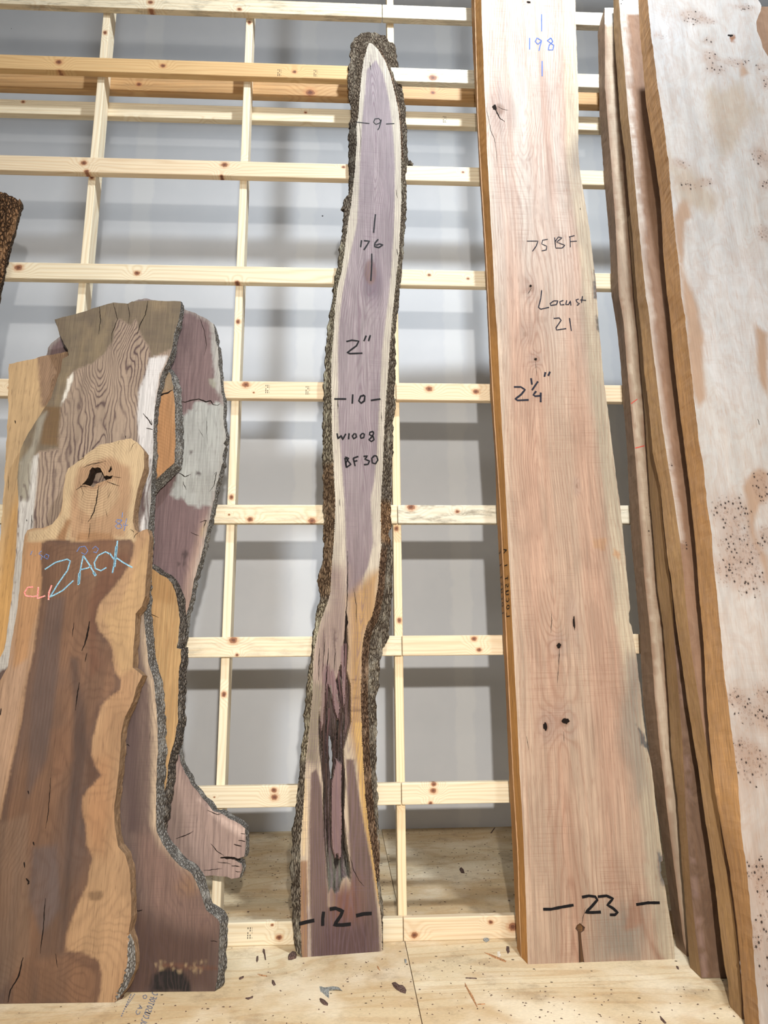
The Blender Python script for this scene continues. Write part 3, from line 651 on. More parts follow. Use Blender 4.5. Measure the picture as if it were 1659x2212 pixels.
# ------------------------------------------------------------------ locust board
GL = dict(L=[[(0,1),(0,0),(.7,0)]], O=[[(.35,0),(0,.35),(.1,.9),(.5,.95),(.7,.5),(.35,0)]], C=[[(.7,.85),(.3,1),(0,.5),(.3,0),(.7,.1)]], U=[[(0,1),(.05,.2),(.4,0),(.6,.3),(.65,1),(.7,0)]],
    S=[[(.7,.9),(.2,1),(.1,.6),(.6,.4),(.5,.05),(0,.05)]], T=[[(0,.9),(.8,1)],[(.4,1),(.4,0)]], F=[[(0,0),(.05,1),(.7,1)],[(0,.5),(.5,.55)]], A=[[(0,0),(.35,1),(.7,0)],[(.15,.4),(.6,.4)]])
GL['1'] = [[(.2, 1), (.2, 0)]]
def edge_text(root, pl0, text, y0, y1):
    "small dark letters running up the side edge of a board"
    pl, Lf, bk, T = pl0; bk = bk[np.argsort(bk[:, 1])]; f = pl.locs(Lf); f = f[np.argsort(f[:, 1])]
    t0, t1 = pl.loc(1085, y0)[1], pl.loc(1085, y1)[1]; adv = (t1-t0)/len(text); V = []; F = []
    for i, ch in enumerate(text):
        for ln in GL.get(ch, []):
            p = np.array([(t0+adv*(i+.8*a), .78-.56*b) for a, b in ln]); p = resample(p, .01, False); d = np.gradient(p*[1, T], axis=0)
            d /= np.maximum(np.hypot(*d.T), 1e-9)[:, None]; q = np.stack([-d[:, 1], d[:, 0]/T], 1)*.0022; b0 = len(V)
            for (t, g), (qt, qg) in zip(p, q):
                for sg in (-1, 1):
                    tt, gg = t+sg*qt, g+sg*qg
                    sx_ = np.interp(tt, f[:, 1], f[:, 0])*(1-gg)+np.interp(tt, bk[:, 1], bk[:, 0])*gg
                    V.append((sx_-.0028, T*gg, tt))
            for k in range(len(p)-1): F.append([b0+2*k, b0+2*k+2, b0+2*k+3, b0+2*k+1])
    mesh_obj('edge_writing', V, F, black, root)['label'] = 'dark handwritten letters on the side edge'
def locust():
    pl = Plane((.686, 2.9815, 0), .5, .85)
    FLp = [(1039,-60),(1040,0),(1041,60),(1044,120),(1046,190),(1050,260),(1052,330),(1055,380),(1060,480),(1064,540),(1068,640),(1074,720),(1078,800),(1084,920),(1089,1000),(1093,1080),(1099,1200),(1104,1300),(1110,1420),(1116,1530),(1122,1660),(1130,1800),(1134,1900),(1137,1980),(1140,2083)]
    FRp = [(1242,-60),(1243,0),(1244,60),(1247,130),(1250,220),(1249,320),(1253,370),(1263,430),(1274,500),(1281,560),(1287,610),(1293,700),(1299,760),(1302,800),(1308,850),(1315,900),(1327,1000),(1338,1080),(1346,1150),(1350,1200),(1358,1280),(1361,1315),(1358,1325),(1359,1345),(1364,1352),(1367,1368),(1375,1420),(1382,1480),(1391,1560),(1396,1600),(1396,1606),(1408,1660),(1418,1750),(1429,1835),(1432,1860),(1427,1862),(1429,1880),(1427,1885),(1434,1903),(1440,1940),(1450,2000),(1456,2040),(1457,2072)]
    split = [(1262,2080),(1257,2040),(1255,2015),(1262,2010),(1264,2003),(1256,1997),(1253,1994),(1246,1999),(1243,2006),(1248,2012),(1250,2040),(1251,2083)]
    KN = [(1080,236,14,20,1),(1148,622,8,12,.8),(1135,722,6,8,.6),(1157,776,6,6,1),(1170,690,16,10,.3),(1208,1394,7,8,1),(1240,1345,5,18,.8),(1180,1570,6,10,1),(1219,1560,11,11,.9),(1246,1050,3,6,.9),(1142,4,6,4,1),(1140,345,8,6,.3)]
    KQ = [pl.loc(a, b) for a, b, *_ in KN]
    s_split = (pl.loc(1255, 2040)[0], pl.loc(1255, 1985)[1])
    s = Slab(pl, FLp[::-1]+FRp+split, .06, h=.009, rough=.0025, seed=21, refine=(lambda P: np.min([np.hypot(P[:, 0]-q_[0], (P[:, 1]-q_[1])*.7) for q_ in KQ], 0) < .045, .004), keep=lambda p: np.where(p[:, 1] > .004, np.where(p[:, 0] > .3, 1, .35), 0))
    x, z = s.P[:, 0], s.P[:, 1]
    fr = pl.locs(FRp); dr = np.interp(-z, -fr[:, 1], fr[:, 0])-x
    fl = pl.locs(FLp); dl = x-np.interp(-z, -fl[:, 1], fl[:, 0])
    s.col[:] = lin((186, 160, 138))
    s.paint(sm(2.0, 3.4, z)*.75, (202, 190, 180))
    s.paint(sm(-.3, .5, fbm(x*11, z*.55, 3))*.45, (188, 142, 118)); s.paint(sm(.05, .5, fbm(x*26, z*.5, 4))*.32, (164, 120, 96))
    s.paint(sm(.075, .045, dr+.01*fbm(x*9, z*1.2, 5))*.75, (206, 192, 164)); s.paint(sm(.10, .06, dr+.02*fbm(z*2, z*0, 9))*sm(.0, .3, fbm(x*6, z*.9, 6)+.1)*.5, (164, 152, 134))
    s.paint(sm(.02, .012, dl)*.35, (222, 204, 182))
    for a in ([(1280,1960),(1392,1960),(1400,2085),(1290,2085)], [(1360,1420),(1378,1420),(1400,1700),(1370,1740),(1352,1560)], [(1225,380),(1250,300),(1256,420),(1250,520),(1226,440)]): s.blob(a, (152, 140, 126), .05, .05, 9)
    s.blob([(1350,2010),(1372,1890),(1405,2030),(1440,2080),(1425,2085),(1385,2000)], (158, 126, 106), .012, .01)
    s.blob([(1280,1165),(1310,1162),(1308,1192),(1282,1182)], (186, 148, 116), .004, .003); s.blob([(1326,1186),(1340,1195),(1338,1210),(1324,1200)], (188, 152, 118), .004)
    s.blob([(1283,585),(1292,585),(1296,650),(1283,645)], (96, 92, 88), .003, .01, 60); s.blob([(1288,680),(1296,690),(1298,725),(1290,712)], (104, 100, 92), .003, .01, 60)
    s.blob([(1420,1835),(1432,1850),(1438,1930),(1424,1890)], (112, 110, 108), .004, .006, 60); s.blob([(1372,1560),(1392,1590),(1400,1620),(1385,1605)], (96, 94, 92), .002, .006, 60)
    c = np.interp(-z, -pl.locs([(1150,0),(1130,300),(1160,600),(1160,1000),(1210,1400),(1215,1600),(1240,2080)])[:, 1], pl.locs([(1150,0),(1130,300),(1160,600),(1160,1000),(1210,1400),(1215,1600),(1240,2080)])[:, 0])
    q = np.sqrt((x-c)**2+.01**2); ring = q*(70-12*np.exp(-z*.5))+3.4*np.sin(z*2.6+1.2*fbm(z, z*0, 3))*np.exp(-(q/.07)**2)+.9*fbm(x*9, z*1.5, 7)
    for (a, b, rx, ry, st) in KN:
        d = s.spot(a, b, rx*1.9, ry*2.4); ring += 3.0*st*np.exp(-d**2*.7); s.paint(sm(2.0, .8, d)*.3*st, (150, 130, 122))
        d = s.spot(a, b, rx, ry); s.paint(sm(1.1, .5, d)*.6*st, (120, 88, 68))
    for (a, b, rx, ry) in [(1157,776,3.4,3.4),(1207,1395,4.5,4.5),(1178,1569,4,8),(1222,1558,7,5),(1142,5,5,3),(1240,1345,2.2,14),(1146,618,3,3.2),(1068,232,5,8),(1250,449,0,0)]:
        if rx: s.hole(a, b, rx, ry)
    for ln, wd in [([(1066,226),(1072,240),(1080,256),(1090,262)], 3.5), ([(1075,230),(1085,236),(1098,238)], 1.2), ([(1050,232),(1056,260),(1060,282),(1068,300),(1072,325),(1074,360)], 1.2), ([(1148,622),(1140,636)], 1.6), ([(1157,780),(1159,812)], 1.1),
                   ([(1190,1368),(1192,1340),(1190,1320)], 1.3), ([(1208,1402),(1207,1440)], 1.6), ([(1206,1440),(1204,1475)], 1.3), ([(1217,1580),(1219,1605)], 1), ([(1253,449),(1254,454)], 2), ([(1256,1998),(1264,1960)], 1), ([(1137,1590),(1142,1620)], 1.1),([(1128,850),(1130,870)],.6)]: s.crack(ln, wd, .003)
    s.ring = ring; s.gs = .26+.10*np.exp(-((x-c)/.13)**2)
    bl = pl.locs([(1025,-60),(1027,0),(1034,260),(1042,400),(1052,560),(1061,760),(1069,900),(1081,1080),(1089,1240),(1100,1480),(1111,1700),(1120,1850),(1124,1990),(1127,2075)], .06)
    br = pl.locs([(a-3, b) for a, b in FRp], .06)
    m = slab_mat('locust', (124, 84, 66), saw=.3, streak=.2, seed=2, streakf=(300, 300, 3))
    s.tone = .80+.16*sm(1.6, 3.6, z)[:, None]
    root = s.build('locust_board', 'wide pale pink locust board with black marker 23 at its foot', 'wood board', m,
        slab_mat('locust_edge', (120, 76, 40), streak=.2, seed=5), K=4, siderough=.0015, back=(bl[np.argsort(bl[:, 1])], br[np.argsort(br[:, 1])]), sidecol=(182, 132, 74), sidecolf=lambda V, c: np.where(((abs(V[:, 0]-s_split[0]) < .022) & (V[:, 2] < s_split[1]))[:, None], lin((62, 42, 30)), c),  # split walls coloured dark, standing in for shade inside the crack
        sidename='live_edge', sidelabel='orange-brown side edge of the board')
    T = s.strokes; blue = flat_mat('blue_marker', (70, 96, 160), .6); ink = flat_mat('marker_ink_dark', (34, 34, 44), .6)
    T('marker_writing', [[(1170,31),(1170,68)], [(1144,82),(1144,107)], [(1170,88),(1160,82),(1156,90),(1162,96),(1170,88),(1167,98),(1164,110)], [(1190,82),(1182,88),(1196,98),(1194,108),(1184,108),(1186,98),(1194,90),(1190,82)], [(1171,132),(1171,165)]], 2.0, blue, 'faded blue 198')
    T('marker_writing', [[(1138,521),(1162,521),(1158,532),(1150,543)], [(1183,517),(1172,519),(1170,527),(1181,532),(1180,540),(1170,542)], [(1198,513),(1200,535),(1199,522),(1206,512),(1214,514),(1202,523),(1220,530),(1214,536),(1200,536)], [(1231,511),(1232,534)], [(1229,512),(1241,509)], [(1231,522),(1246,521)]], 1.6, ink, 'black marker 75 BF')
    T('marker_writing', [[(1170,627),(1168,645),(1163,664),(1168,668),(1186,664)], [(1196,650),(1188,656),(1190,660),(1202,658),(1205,650),(1196,650)], [(1217,649),(1209,652),(1211,659),(1219,658)], [(1224,649),(1222,658),(1228,658),(1232,650),(1233,660)], [(1250,646),(1244,648),(1247,654),(1252,656),(1246,660)], [(1258,640),(1256,654)], [(1253,648),(1266,649)],
        [(1196,688),(1208,687),(1212,692),(1201,708),(1202,713),(1223,710)], [(1230,687),(1234,715)]], 1.9, ink, 'black marker Locust 21')
    T('marker_writing', [[(1110,836),(1125,836),(1134,842),(1126,852),(1113,862),(1118,865),(1142,864)], [(1147,817),(1149,831)], [(1162,824),(1149,843)], [(1158,845),(1152,853),(1156,856),(1167,855)], [(1168,848),(1168,869)], [(1178,804),(1176,814)], [(1188,803),(1184,812)]], 3.0, ink, 'black marker 2 1/4 inches')
    T('marker_writing', [[(1173,1964),(1190,1964),(1215,1959),(1239,1955)], [(1257,1938),(1272,1935),(1286,1937),(1290,1944),(1278,1958),(1265,1971),(1280,1971),(1298,1970)], [(1291,1937),(1310,1935),(1324,1941),(1312,1955),(1324,1962),(1334,1971),(1328,1976),(1317,1976)], [(1374,1954),(1400,1950),(1425,1950)]], 3.6, black, 'black marker 23 between dashes')
    # rear boards
    for k, (n0, T0, dx, px, lab, cc) in enumerate([(.0645, .10, -.012, 1, 'orange-edged locust board standing behind the wide locust board, handwriting along its edge', (184, 134, 78))]):
        p2 = Plane(pl.o+pl.ey*n0, .5, .85)
        L2 = [(1022,-60),(1025,0),(1032,260),(1040,400),(1050,560),(1059,760),(1067,900),(1079,1080),(1087,1240),(1098,1480),(1109,1700),(1118,1850),(1122,1990),(1126,2078)]
        R2 = [(a-14, b) for a, b in FRp[::3]]+[(1436, 2066)]
        s2 = Slab(p2, L2[::-1]+R2, T0, h=.03, rough=.001, seed=31+k); s2.col[:] = lin((190, 150, 110)); s2.gs[:] = .2; s2.ring = s2.P[:, 0]*60
        b2 = p2.locs([(1013,-60),(1018,0),(1022,120),(1030,260),(1037,400),(1047,560),(1056,760),(1060,860),(1070,1000),(1072,1090),(1083,1300),(1092,1480),(1100,1690),(1108,1850),(1112,1950),(1117,2035)], T0)
        s2.build('locust_board', lab, 'wood board', m, slab_mat('locust_edge_rear', (110, 62, 26), streak=.25, seed=6), K=4, siderough=.0012, back=(b2[np.argsort(b2[:, 1])], None), sidecol=cc, sidename='live_edge', sidelabel='orange-brown side edge of the board')
        edge_text(s2.root, pl0=(p2, L2, b2, T0), text='LOCUST 1 F', y0=1322, y1=1176)
    edge_text(s.root, pl0=(pl, FLp, bl, .06), text='LOCUST 1 A', y0=1330, y1=1176)
    return s, pl
locust()
# ------------------------------------------------------------------ stacked slabs on the left
grey_bark = bark_mat('grey_bark', ((84, 79, 74), (156, 152, 146), (172, 168, 160)), 1.8, .7)
dark_bark = bark_mat('dark_bark', ((50, 45, 41), (122, 112, 102), (148, 140, 130)), 1.8, .8)
def zack():
    pl = Plane((-.99, 2.781, 0), -2.5, 4.3)
    out = [(283,947),(297,956),(311.5,975),(311.5,1008),(303,1038),(295,1067),(289,1104),(287,1128),(291,1143),(299,1150),(309,1145),(318,1143),(323,1157),(320,1196),(316,1247),(313,1288),(307,1309),(293,1326),(292,1359),(288,1400),(287,1442),(298,1450),(308,1459),(300,1474),(294,1486),(287,1515),(270,1548),(262,1585),(260,1622),(256.5,1663),(251.5,1703),(246,1750),(248,1785),(255,1829),(270,1846),(280,1879),(283,1937),(283.5,1981),(278.5,2014),(286,2040),(288.6,2062),(289,2085),(286,2102),(270,2139),(248,2168),
        (0,2168),(-70,2168),(-60,1900),(-40,1700),(-15,1520),(0,1470),(17,1440),(25,1386),(37,1319),(44,1251),(47,1227),(49,1186),(53,1157),(59,1145),(68,1142),(92,1140),(113,1132),(123,1120),(131,1104),(135,1083),(137,1055),(141,1028),(147,1012),(166,999),(180,987),(197,973),(217,960),(238,957),(258,951)]
    hole = [(176,1047.6),(184,1040),(190,1032),(193,1022),(193.7,1016),(199,1008.6),(205,1010.7),(211,1009),(217,1010.7),(220,1017),(223,1022),(226,1029),(229.5,1027),(236,1029),(244,1027),(241,1034),(233,1036),(221,1040),(209,1044.5),(205,1049),(201,1052.7),(191,1049),(184,1047)]
    hole2 = [(240,1005),(237,1012),(233,1019),(237,1021),(242,1014)]
    h1 = pl.locs(hole)
    s = Slab(pl, out, .05, h=.0072, rough=.002, holes=[hole, hole2], seed=41, refine=(lambda P: sdist(P, h1) > -.04, .004))
    x, z = s.P[:, 0], s.P[:, 1]
    s.col[:] = lin((166, 132, 98))
    s.paint(sm(-.2, .5, fbm(x*8, z*2, 2))*.4, (148, 108, 76))
    s.blob([(0,1470),(50,1300),(90,1300),(60,1480),(0,1760),(-80,1900),(-80,1600)], (168, 136, 110), .03, .02)
    s.blob([(60,1150),(100,1165),(86,1300),(60,1420),(30,1440),(44,1250)], (172, 130, 92), .012, .01)
    s.blob([(262,1300),(320,1160),(322,1290),(300,1320),(290,1440),(260,1460),(236,1370),(222,1330)], (176, 142, 102), .012, .008)
    s.blob([(200,1640),(240,1630),(244,1760),(225,1850),(195,1840),(182,1770)], (158, 118, 84), .04, .015)
    dome = [(283,940),(330,960),(320,1100),(290,1130),(292,1170),(60,1170),(60,1148),(100,1140),(132,1110),(140,1010),(220,950)]
    s.blob(dome, (190, 164, 128), .008, .004)
    s.blob([(170,1010),(240,985),(280,1010),(284,1080),(268,1160),(150,1165),(155,1080)], (168, 134, 102), .014, .01)
    s.blob([(168,1055),(205,1058),(250,1035),(258,1070),(235,1110),(200,1120),(170,1095)], (180, 150, 116), .008, .004)
    s.blob([(120,1165),(146,1120),(152,1125),(140,1170)], (150, 112, 78), .008, .004); s.blob([(160,1170),(170,1150),(240,1150),(256,1170)], (156, 118, 84), .008, .006)
    heart = [(90,1171),(107,1165),(123,1165),(150,1167),(174,1171),(210,1167),(236,1165),(283,1165),(289,1176),(287,1202),(278,1222),(266,1243),(246,1268),(225,1292),(213,1309),(206,1340),(216,1363),(236,1386),(243,1403),(243,1427),(250,1454),(262,1467),(260,1491),(236,1508),(219,1525),(209,1562),(199,1596),(199,1629),(206,1653),(219,1675),(206,1690),(192,1704),(179,1724),(179,1758),(186,1785),(187,1826),(201,1853),(192,1886),(189,1913),(169,1954),(152,1994),(145,2021),(142,2052),(182,2058),(213,2075),(221,2106),(219,2139),(209,2175),(-80,2175),(-80,1850),(0,1770),(20,1673),(37,1596),(47,1548),(54,1488),(61,1454),(74,1403),(81,1339),(88,1288),(90,1247),(88,1206)]
    hl = s.L(heart); hd = sdist(s.P, hl)+.003*fbm(x*40, z*9, 6)
    s.paint(sm(-.004, .005, hd), (108, 80, 62)); s.paint(sm(.0, .006, hd)*sm(.028, .004, hd)*sm(pl.loc(0, 2030)[1], pl.loc(0, 1900)[1], z)*.55, (82, 62, 54))
    st = fbm(x*15, z*.9, 8); s.paint(sm(0, .01, hd)*sm(-.05, .35, st)*.55, (84, 68, 60)); s.paint(sm(0, .01, hd)*sm(.0, .4, -st)*.35, (138, 102, 76))
    s.paint(sm(0, .01, hd)*sm(.0, .5, fbm(x*4, z*2.2, 12))*.5, (90, 74, 68))
    for a, c, o in [([(200,1160),(246,1165),(240,1190),(225,1240),(180,1240),(178,1180)], (126, 88, 64), .5), ([(96,1180),(120,1180),(118,1280),(92,1300)], (96, 70, 54), .7), ([(236,1200),(280,1200),(262,1250),(216,1300),(204,1390),(222,1440),(196,1460),(190,1300)], (104, 68, 50), .6),
                    ([(100,1290),(140,1290),(120,1480),(100,1640),(60,1720),(70,1500)], (92, 76, 70), .75), ([(150,1420),(170,1420),(190,1620),(172,1740),(150,1880),(140,2010),(150,1780),(158,1560)], (74, 58, 52), .75), ([(190,1620),(216,1670),(196,1700),(186,1690)], (78, 56, 44), .8),
                    ([(70,1830),(120,1830),(130,1960),(90,2010),(60,1940)], (96, 84, 82), .6), ([(150,2060),(214,2080),(220,2110),(190,2095),(146,2080)], (92, 66, 52), .7), ([(80,2080),(140,2060),(210,2100),(205,2160),(90,2160)], (126, 92, 68), .5),
                    ([(0,1780),(60,1760),(64,2060),(0,2140)], (122, 98, 80), .6), ([(110,1580),(150,1560),(160,1640),(120,1680)], (118, 84, 62), .4), ([(200,1370),(240,1420),(236,1460),(210,1440)], (112, 80, 62), .5)]:
        d = sdist(s.P, s.L(a))+.012*fbm(x*14, z*3, 13); s.paint(sm(-.015, .015, d)*o*sm(-.002, .006, hd), c)
    dk = s.spot(207, 1935, 14, 9); s.paint(sm(1.1, .7, dk)*.7, (110, 84, 60))
    kd = s.spot(207, 1050, 52, 60); kr = sm(1.3, .9, kd)
    q = s.L([(205, 1030)])[0]; rr = np.hypot((x-q[0]), (z-q[1])*.8)
    dome_d = sdist(s.P, s.L(dome)); dm = sm(-.01, .01, dome_d)
    s.ring = dm*(np.minimum(rr*115, 1e3))+(1-dm)*((x-.0)*28+hd*50+1.6*fbm(x*8, z*1.2, 15))
    s.gs = dm*(.22+.12*sm(1.2, .9, kd))+(1-dm)*(.16+.10*sm(0, .01, hd))
    for ln, wd in [([(213,1048),(211,1065),(208,1085),(203,1105),(196,1120),(190,1128)], 2.6), ([(195,1130),(193,1150),(190,1165)], 1.2), ([(194,1342),(189,1370),(184,1390),(177,1406)], 4), ([(188,1410),(184,1430)], 2), ([(172,1474),(167,1500),(163,1535)], 2.4), ([(231,1040),(245,1046),(258,1050)], 1.6), ([(244,1030),(262,1032)], 1.2),
                   ([(164,1059),(176,1050),(190,1052)], 1.8), ([(281,975),(286,962),(294,956)], 1), ([(255,960),(258,952)], 1), ([(168,996),(180,990),(182,982)], 1.5), ([(290,1150),(286,1145),(281,1144)], 1.4), ([(299,1150),(292,1156),(289,1163)], 1.6), ([(180,1010),(196,1003),(212,1000),(230,996)], 1.6),
                   ([(98,1940),(94,2000),(87,2060)], 2), ([(50,2068),(40,2110),(22,2140),(18,2165)], 3), ([(110,1680),(104,1760),(98,1790)], 1.6), ([(160,1345),(156,1375)], 1.6), ([(56,1898),(62,1904),(60,1910),(64,1908)], 4), ([(72,1818),(74,1826)], 3.5), ([(52,1862),(54,1874)], 3.5), ([(33,1476),(36,1477)], 2), ([(60,1708),(62,1716)], 3), ([(2,1530),(1,1545)], 3), ([(120,2060),(124,2090)], 1.3),
                   ([(172,1040),(180,1066),(176,1080)], .8), ([(240,1060),(232,1078)], .9), ([(228,1100),(232,1118)], .8)]: s.crack(ln, wd, .004)
    s.tone = .88
    bul = s.L([(278,2014),(300,2040),(300,2110),(248,2180),(252,2150),(268,2110),(276,2060)])
    s.bcol = np.ones((s.N, 3))*1.1; s.dep = np.where(sdist(s.P, bul) > 0, .004+sdist(s.P, bul)*.9+.006*fbm(x*60, z*40, 4), s.dep)
    root = s.build('live_edge_slab', group='slabs leaned together in the left stack', label='dark-hearted slab with a knothole in its rounded tip and blue chalk lettering, frontmost of the left stack', cat='wood slab', mat=slab_mat('zack_wood', (74, 50, 38), streak=.12, seed=3, rough=.6), sidemat=slab_mat('zack_edge', (90, 60, 40), streak=.3, seed=4), K=5, siderough=.004, offL=.006, offR=.004, sidecol=(132, 106, 80), sidecolf=lambda V, c: np.where((np.hypot(V[:, 0]-q[0], V[:, 2]-q[1]) < .1)[:, None], lin((44, 34, 26)), c), barkmask=lambda C: sdist(C, bul) > 0, barkmat=grey_bark)  # knothole walls coloured darker, shade put into the edge colour
    T = s.strokes; bl = flat_mat('blue_chalk', (98, 138, 164), .95, .35); rd = flat_mat('pink_chalk', (206, 112, 104), .95, .3); bp = flat_mat('blue_pencil', (74, 92, 140), .9, .3)
    T('chalk_writing', [[(97,1230),(120,1215),(145,1208),(152,1212),(146,1232),(125,1262),(108,1290),(135,1276),(159,1254)], [(169,1264),(173,1235),(180,1200)], [(180,1200),(192,1218),(206,1242)], [(173,1231),(190,1227),(198,1222)],
        [(238,1197),(228,1192),(212,1200),(204,1215),(206,1228),(218,1233),(230,1226)], [(254,1168),(250,1200),(243,1238)], [(246,1208),(237,1195)], [(250,1204),(266,1215),(286,1226)]], 2.0, bl, 'blue chalk name')
    T('chalk_writing', [[(170,1262),(172,1238)], [(202,1236),(207,1244)], [(252,1180),(247,1225)]], 3.6, bl, 'thick blue chalk strokes')
    T('chalk_writing', [[(72,1268),(60,1269),(53,1280),(56,1287),(72,1289),(82,1287)], [(83,1268),(81,1293),(98,1287)], [(112,1264),(106,1280),(105,1296)]], 2.2, rd, 'pink chalk CL')
    T('chalk_writing', [[(264,1124),(254,1122),(250,1127),(262,1134),(264,1140),(254,1142),(249,1136),(258,1130),(264,1124)], [(268,1130),(267,1136),(276,1134)], [(274,1120),(268,1147)], [(265,1107),(264,1118)],
        [(70,1190),(66,1199)], [(76,1200),(77,1200)], [(90,1190),(84,1196),(92,1202),(88,1209)], [(98,1199),(95,1204),(103,1208),(106,1200),(99,1197)], [(166,1192),(172,1182),(184,1180),(190,1190),(184,1198),(176,1194)], [(200,1186),(206,1180),(213,1186),(208,1194),(202,1192)]], 1.0, bp, 'blue pencil numbers')
    return s
zack()
def tall():
    pl = Plane((-.62, 2.840, 0), -2.5, 4.0)
    out = [(118,690),(140,684),(175,675),(215,662),(245,653),(260,655),(276,656),(285,651),(320,649),(390,651),(391,668),(386,690),(376,720),(372,752),(362,780),(350,805),(344,820),(345,832),(340,845),(334,880),(332,915),(331,930),(332,960),(330,1000),(327,1040),(325,1090),(320,1140),(319,1190),(315,1240),(312,1280),(310,1310),(312,1340),(316,1390),(320,1430),(325,1446),(332,1470),(336,1500),(340,1560),(341,1600),(341,1620),(338,1680),(337,1780),(338,1795),(352,1825),(370,1850),(388,1870),(412,1885),(424,1905),(432,1925),(446,1965),(470,1985),(475,1995),(473,2060),(471,2100),(464,2143),
        (200,2143),(100,2143),(10,1700),(0,1480),(-10,1440),(10,1400),(24,1300),(34,1200),(40,1072),(37,1032),(44,971),(60,937),(84,900),(110,860),(131,800),(135,775),(148,768),(147,755),(138,742),(126,715)]
    s = Slab(pl, out, .05, h=.008, rough=.003, seed=51)
    x, z = s.P[:, 0], s.P[:, 1]; H = lambda y: pl.loc(200, y)[1]
    s.col[:] = lin((150, 130, 112))
    # lower body: dark brown with pale right margin
    lowm = sm(H(1230), H(1400), z); s.paint(lowm, (98, 80, 72))
    rb = [(312,1280),(312,1340),(316,1390),(320,1430),(332,1470),(336,1500),(340,1600),(338,1680),(337,1780),(352,1825),(388,1870),(424,1905)]
    dr = ldist(s.P, s.L(rb)); s.paint(sm(.035, .004, dr)*.8*lowm, (180, 158, 132))
    s.blob([(330,1800),(350,1830),(420,1890),(440,1960),(470,1990),(474,2040),(380,2010),(320,1950),(300,1880),(300,1800)], (114, 90, 80), .04, .03)
    s.blob([(286,1500),(300,1480),(300,1800),(276,1800),(262,1600)], (78, 62, 58), .02, .01); s.blob([(290,1960),(340,1990),(470,2020),(470,2150),(250,2150)], (76, 56, 48), .05, .03)
    s.blob([(402,1888),(420,1896),(428,1930),(400,1935),(385,1915)], (120, 92, 72), .03, .02)
    s.blob([(322,2140),(330,2104),(350,2088),(375,2086),(398,2104),(414,2130),(414,2145),(325,2145)], (26, 22, 20), .008, .01); s.blob([(350,2080),(470,2090),(474,2096),(350,2090)], (90, 60, 46), .004)
    rs = random.Random(5)
    # sapwood strips and weathered top
    s.blob([(322,772),(360,768),(374,745),(344,815),(336,870),(334,930),(331,1000),(326,1060),(324,1160),(303,1160),(305,1060),(300,980),(297,900),(300,840),(312,810)], (196, 190, 186), .005, .004)
    s.blob([(74,985),(84,980),(78,1060),(70,1150),(70,1200),(40,1330),(20,1440),(-20,1460),(24,1300),(38,1150),(40,1060)], (186, 180, 172), .005, .004)
    s.blob([(160,802),(156,825),(142,860),(129,880),(133,850),(146,820)], (214, 206, 192), .003, .002)
    top = [(100,690),(245,645),(400,640),(392,690),(378,730),(372,752),(326,774),(322,750),(310,735),(292,690),(285,705),(262,690),(254,690),(242,740),(225,765),(200,785),(160,800),(146,820),(130,880),(126,970),(84,975),(60,1000),(44,1070),(20,1070),(40,960),(130,780)]
    td = sdist(s.P, s.L(top))+.006*fbm(x*22, z*12, 7)
    s.paint(sm(-.003, .004, td), (116, 102, 82)); s.paint(sm(0, .01, td)*sm(-.1, .4, fbm(x*7, z*26, 9))*.6, (104, 92, 76)); s.paint(sm(0, .01, td)*sm(.0, .5, fbm(x*9, z*5, 10))*.4, (168, 146, 110))
    s.blob([(95,880),(130,880),(127,965),(90,960)], (112, 88, 58), .01, .01)
    s.blob([(40,1000),(70,960),(84,905),(100,890),(70,990),(60,1080),(40,1080)], (146, 138, 122), .01, .01)
    s.blob([(325,1000),(331,960),(326,1100),(322,1190),(312,1190),(312,1080)], (150, 146, 142), .004, .006)
    s.blob([(294,1110),(305,1000),(318,1010),(316,1100),(300,1145)], (112, 100, 94), .005, .008)
    grain = 1-sm(-.003, .004, td)
    c = np.interp(-z, -pl.locs([(270,640),(215,760),(205,950),(190,1150),(240,1500),(300,2140)])[:, 1], pl.locs([(270,640),(215,760),(205,950),(190,1150),(240,1500),(300,2140)])[:, 0])
    q = np.sqrt((x-c)**2+.008**2)
    s.ring = q*58+3.2*np.sin(z*7+3*fbm(x*5, z*2, 3))*np.exp(-(q/.07)**2)+4.2*fbm(x*6, z*2.4, 12)+1.4*fbm(x*22, z*7, 14)
    sapm = np.clip((s.col.mean(1)-.36)/.12, 0, 1)
    s.gs = (grain*(.78*(1-lowm)+.26*lowm)+.1)*(1-.92*sapm)
    s.ring = np.where(td > 0, z*160+.8*fbm(x*8, z*10, 5), s.ring); s.gs = np.where(td > 0, .62, s.gs)
    for ln, wd in [([(215,662),(217,690),(213,722)], 1.8), ([(245,655),(254,690),(242,720),(240,750)], 1.6), ([(276,656),(280,680),(277,700)], 1.4), ([(320,650),(314,680),(303,700),(296,724)], 2.2), ([(309,893),(318,903),(328,918),(326,905)], 2.5), ([(316,925),(330,928)], 2.5), ([(271,941),(272,947)], 2.5),
                   ([(69,1112),(69,1140)], 1.6), ([(58,1122),(59,1126)], 2.5), ([(290,1968),(300,1968),(308,1965)], 2), ([(455,2032),(470,2034)], 1.4), ([(267,1610),(276,1608),(280,1612)], 2.2), ([(270,1622),(274,1630)], 2), ([(258,1598),(262,1612)], 2), ([(325,1580),(324,1600)], .8)]: s.crack(ln, wd, .004)
    for i in range(26):
        a, b = rs.uniform(325, 465), rs.uniform(2076, 2098)+rs.uniform(-4, 26)*(rs.random() < .3); d = s.spot(a, b, rs.uniform(2, 4), rs.uniform(1.5, 3)); s.paint(sm(1.2, .6, d)*rs.uniform(.2, .6), (170, 146, 110))
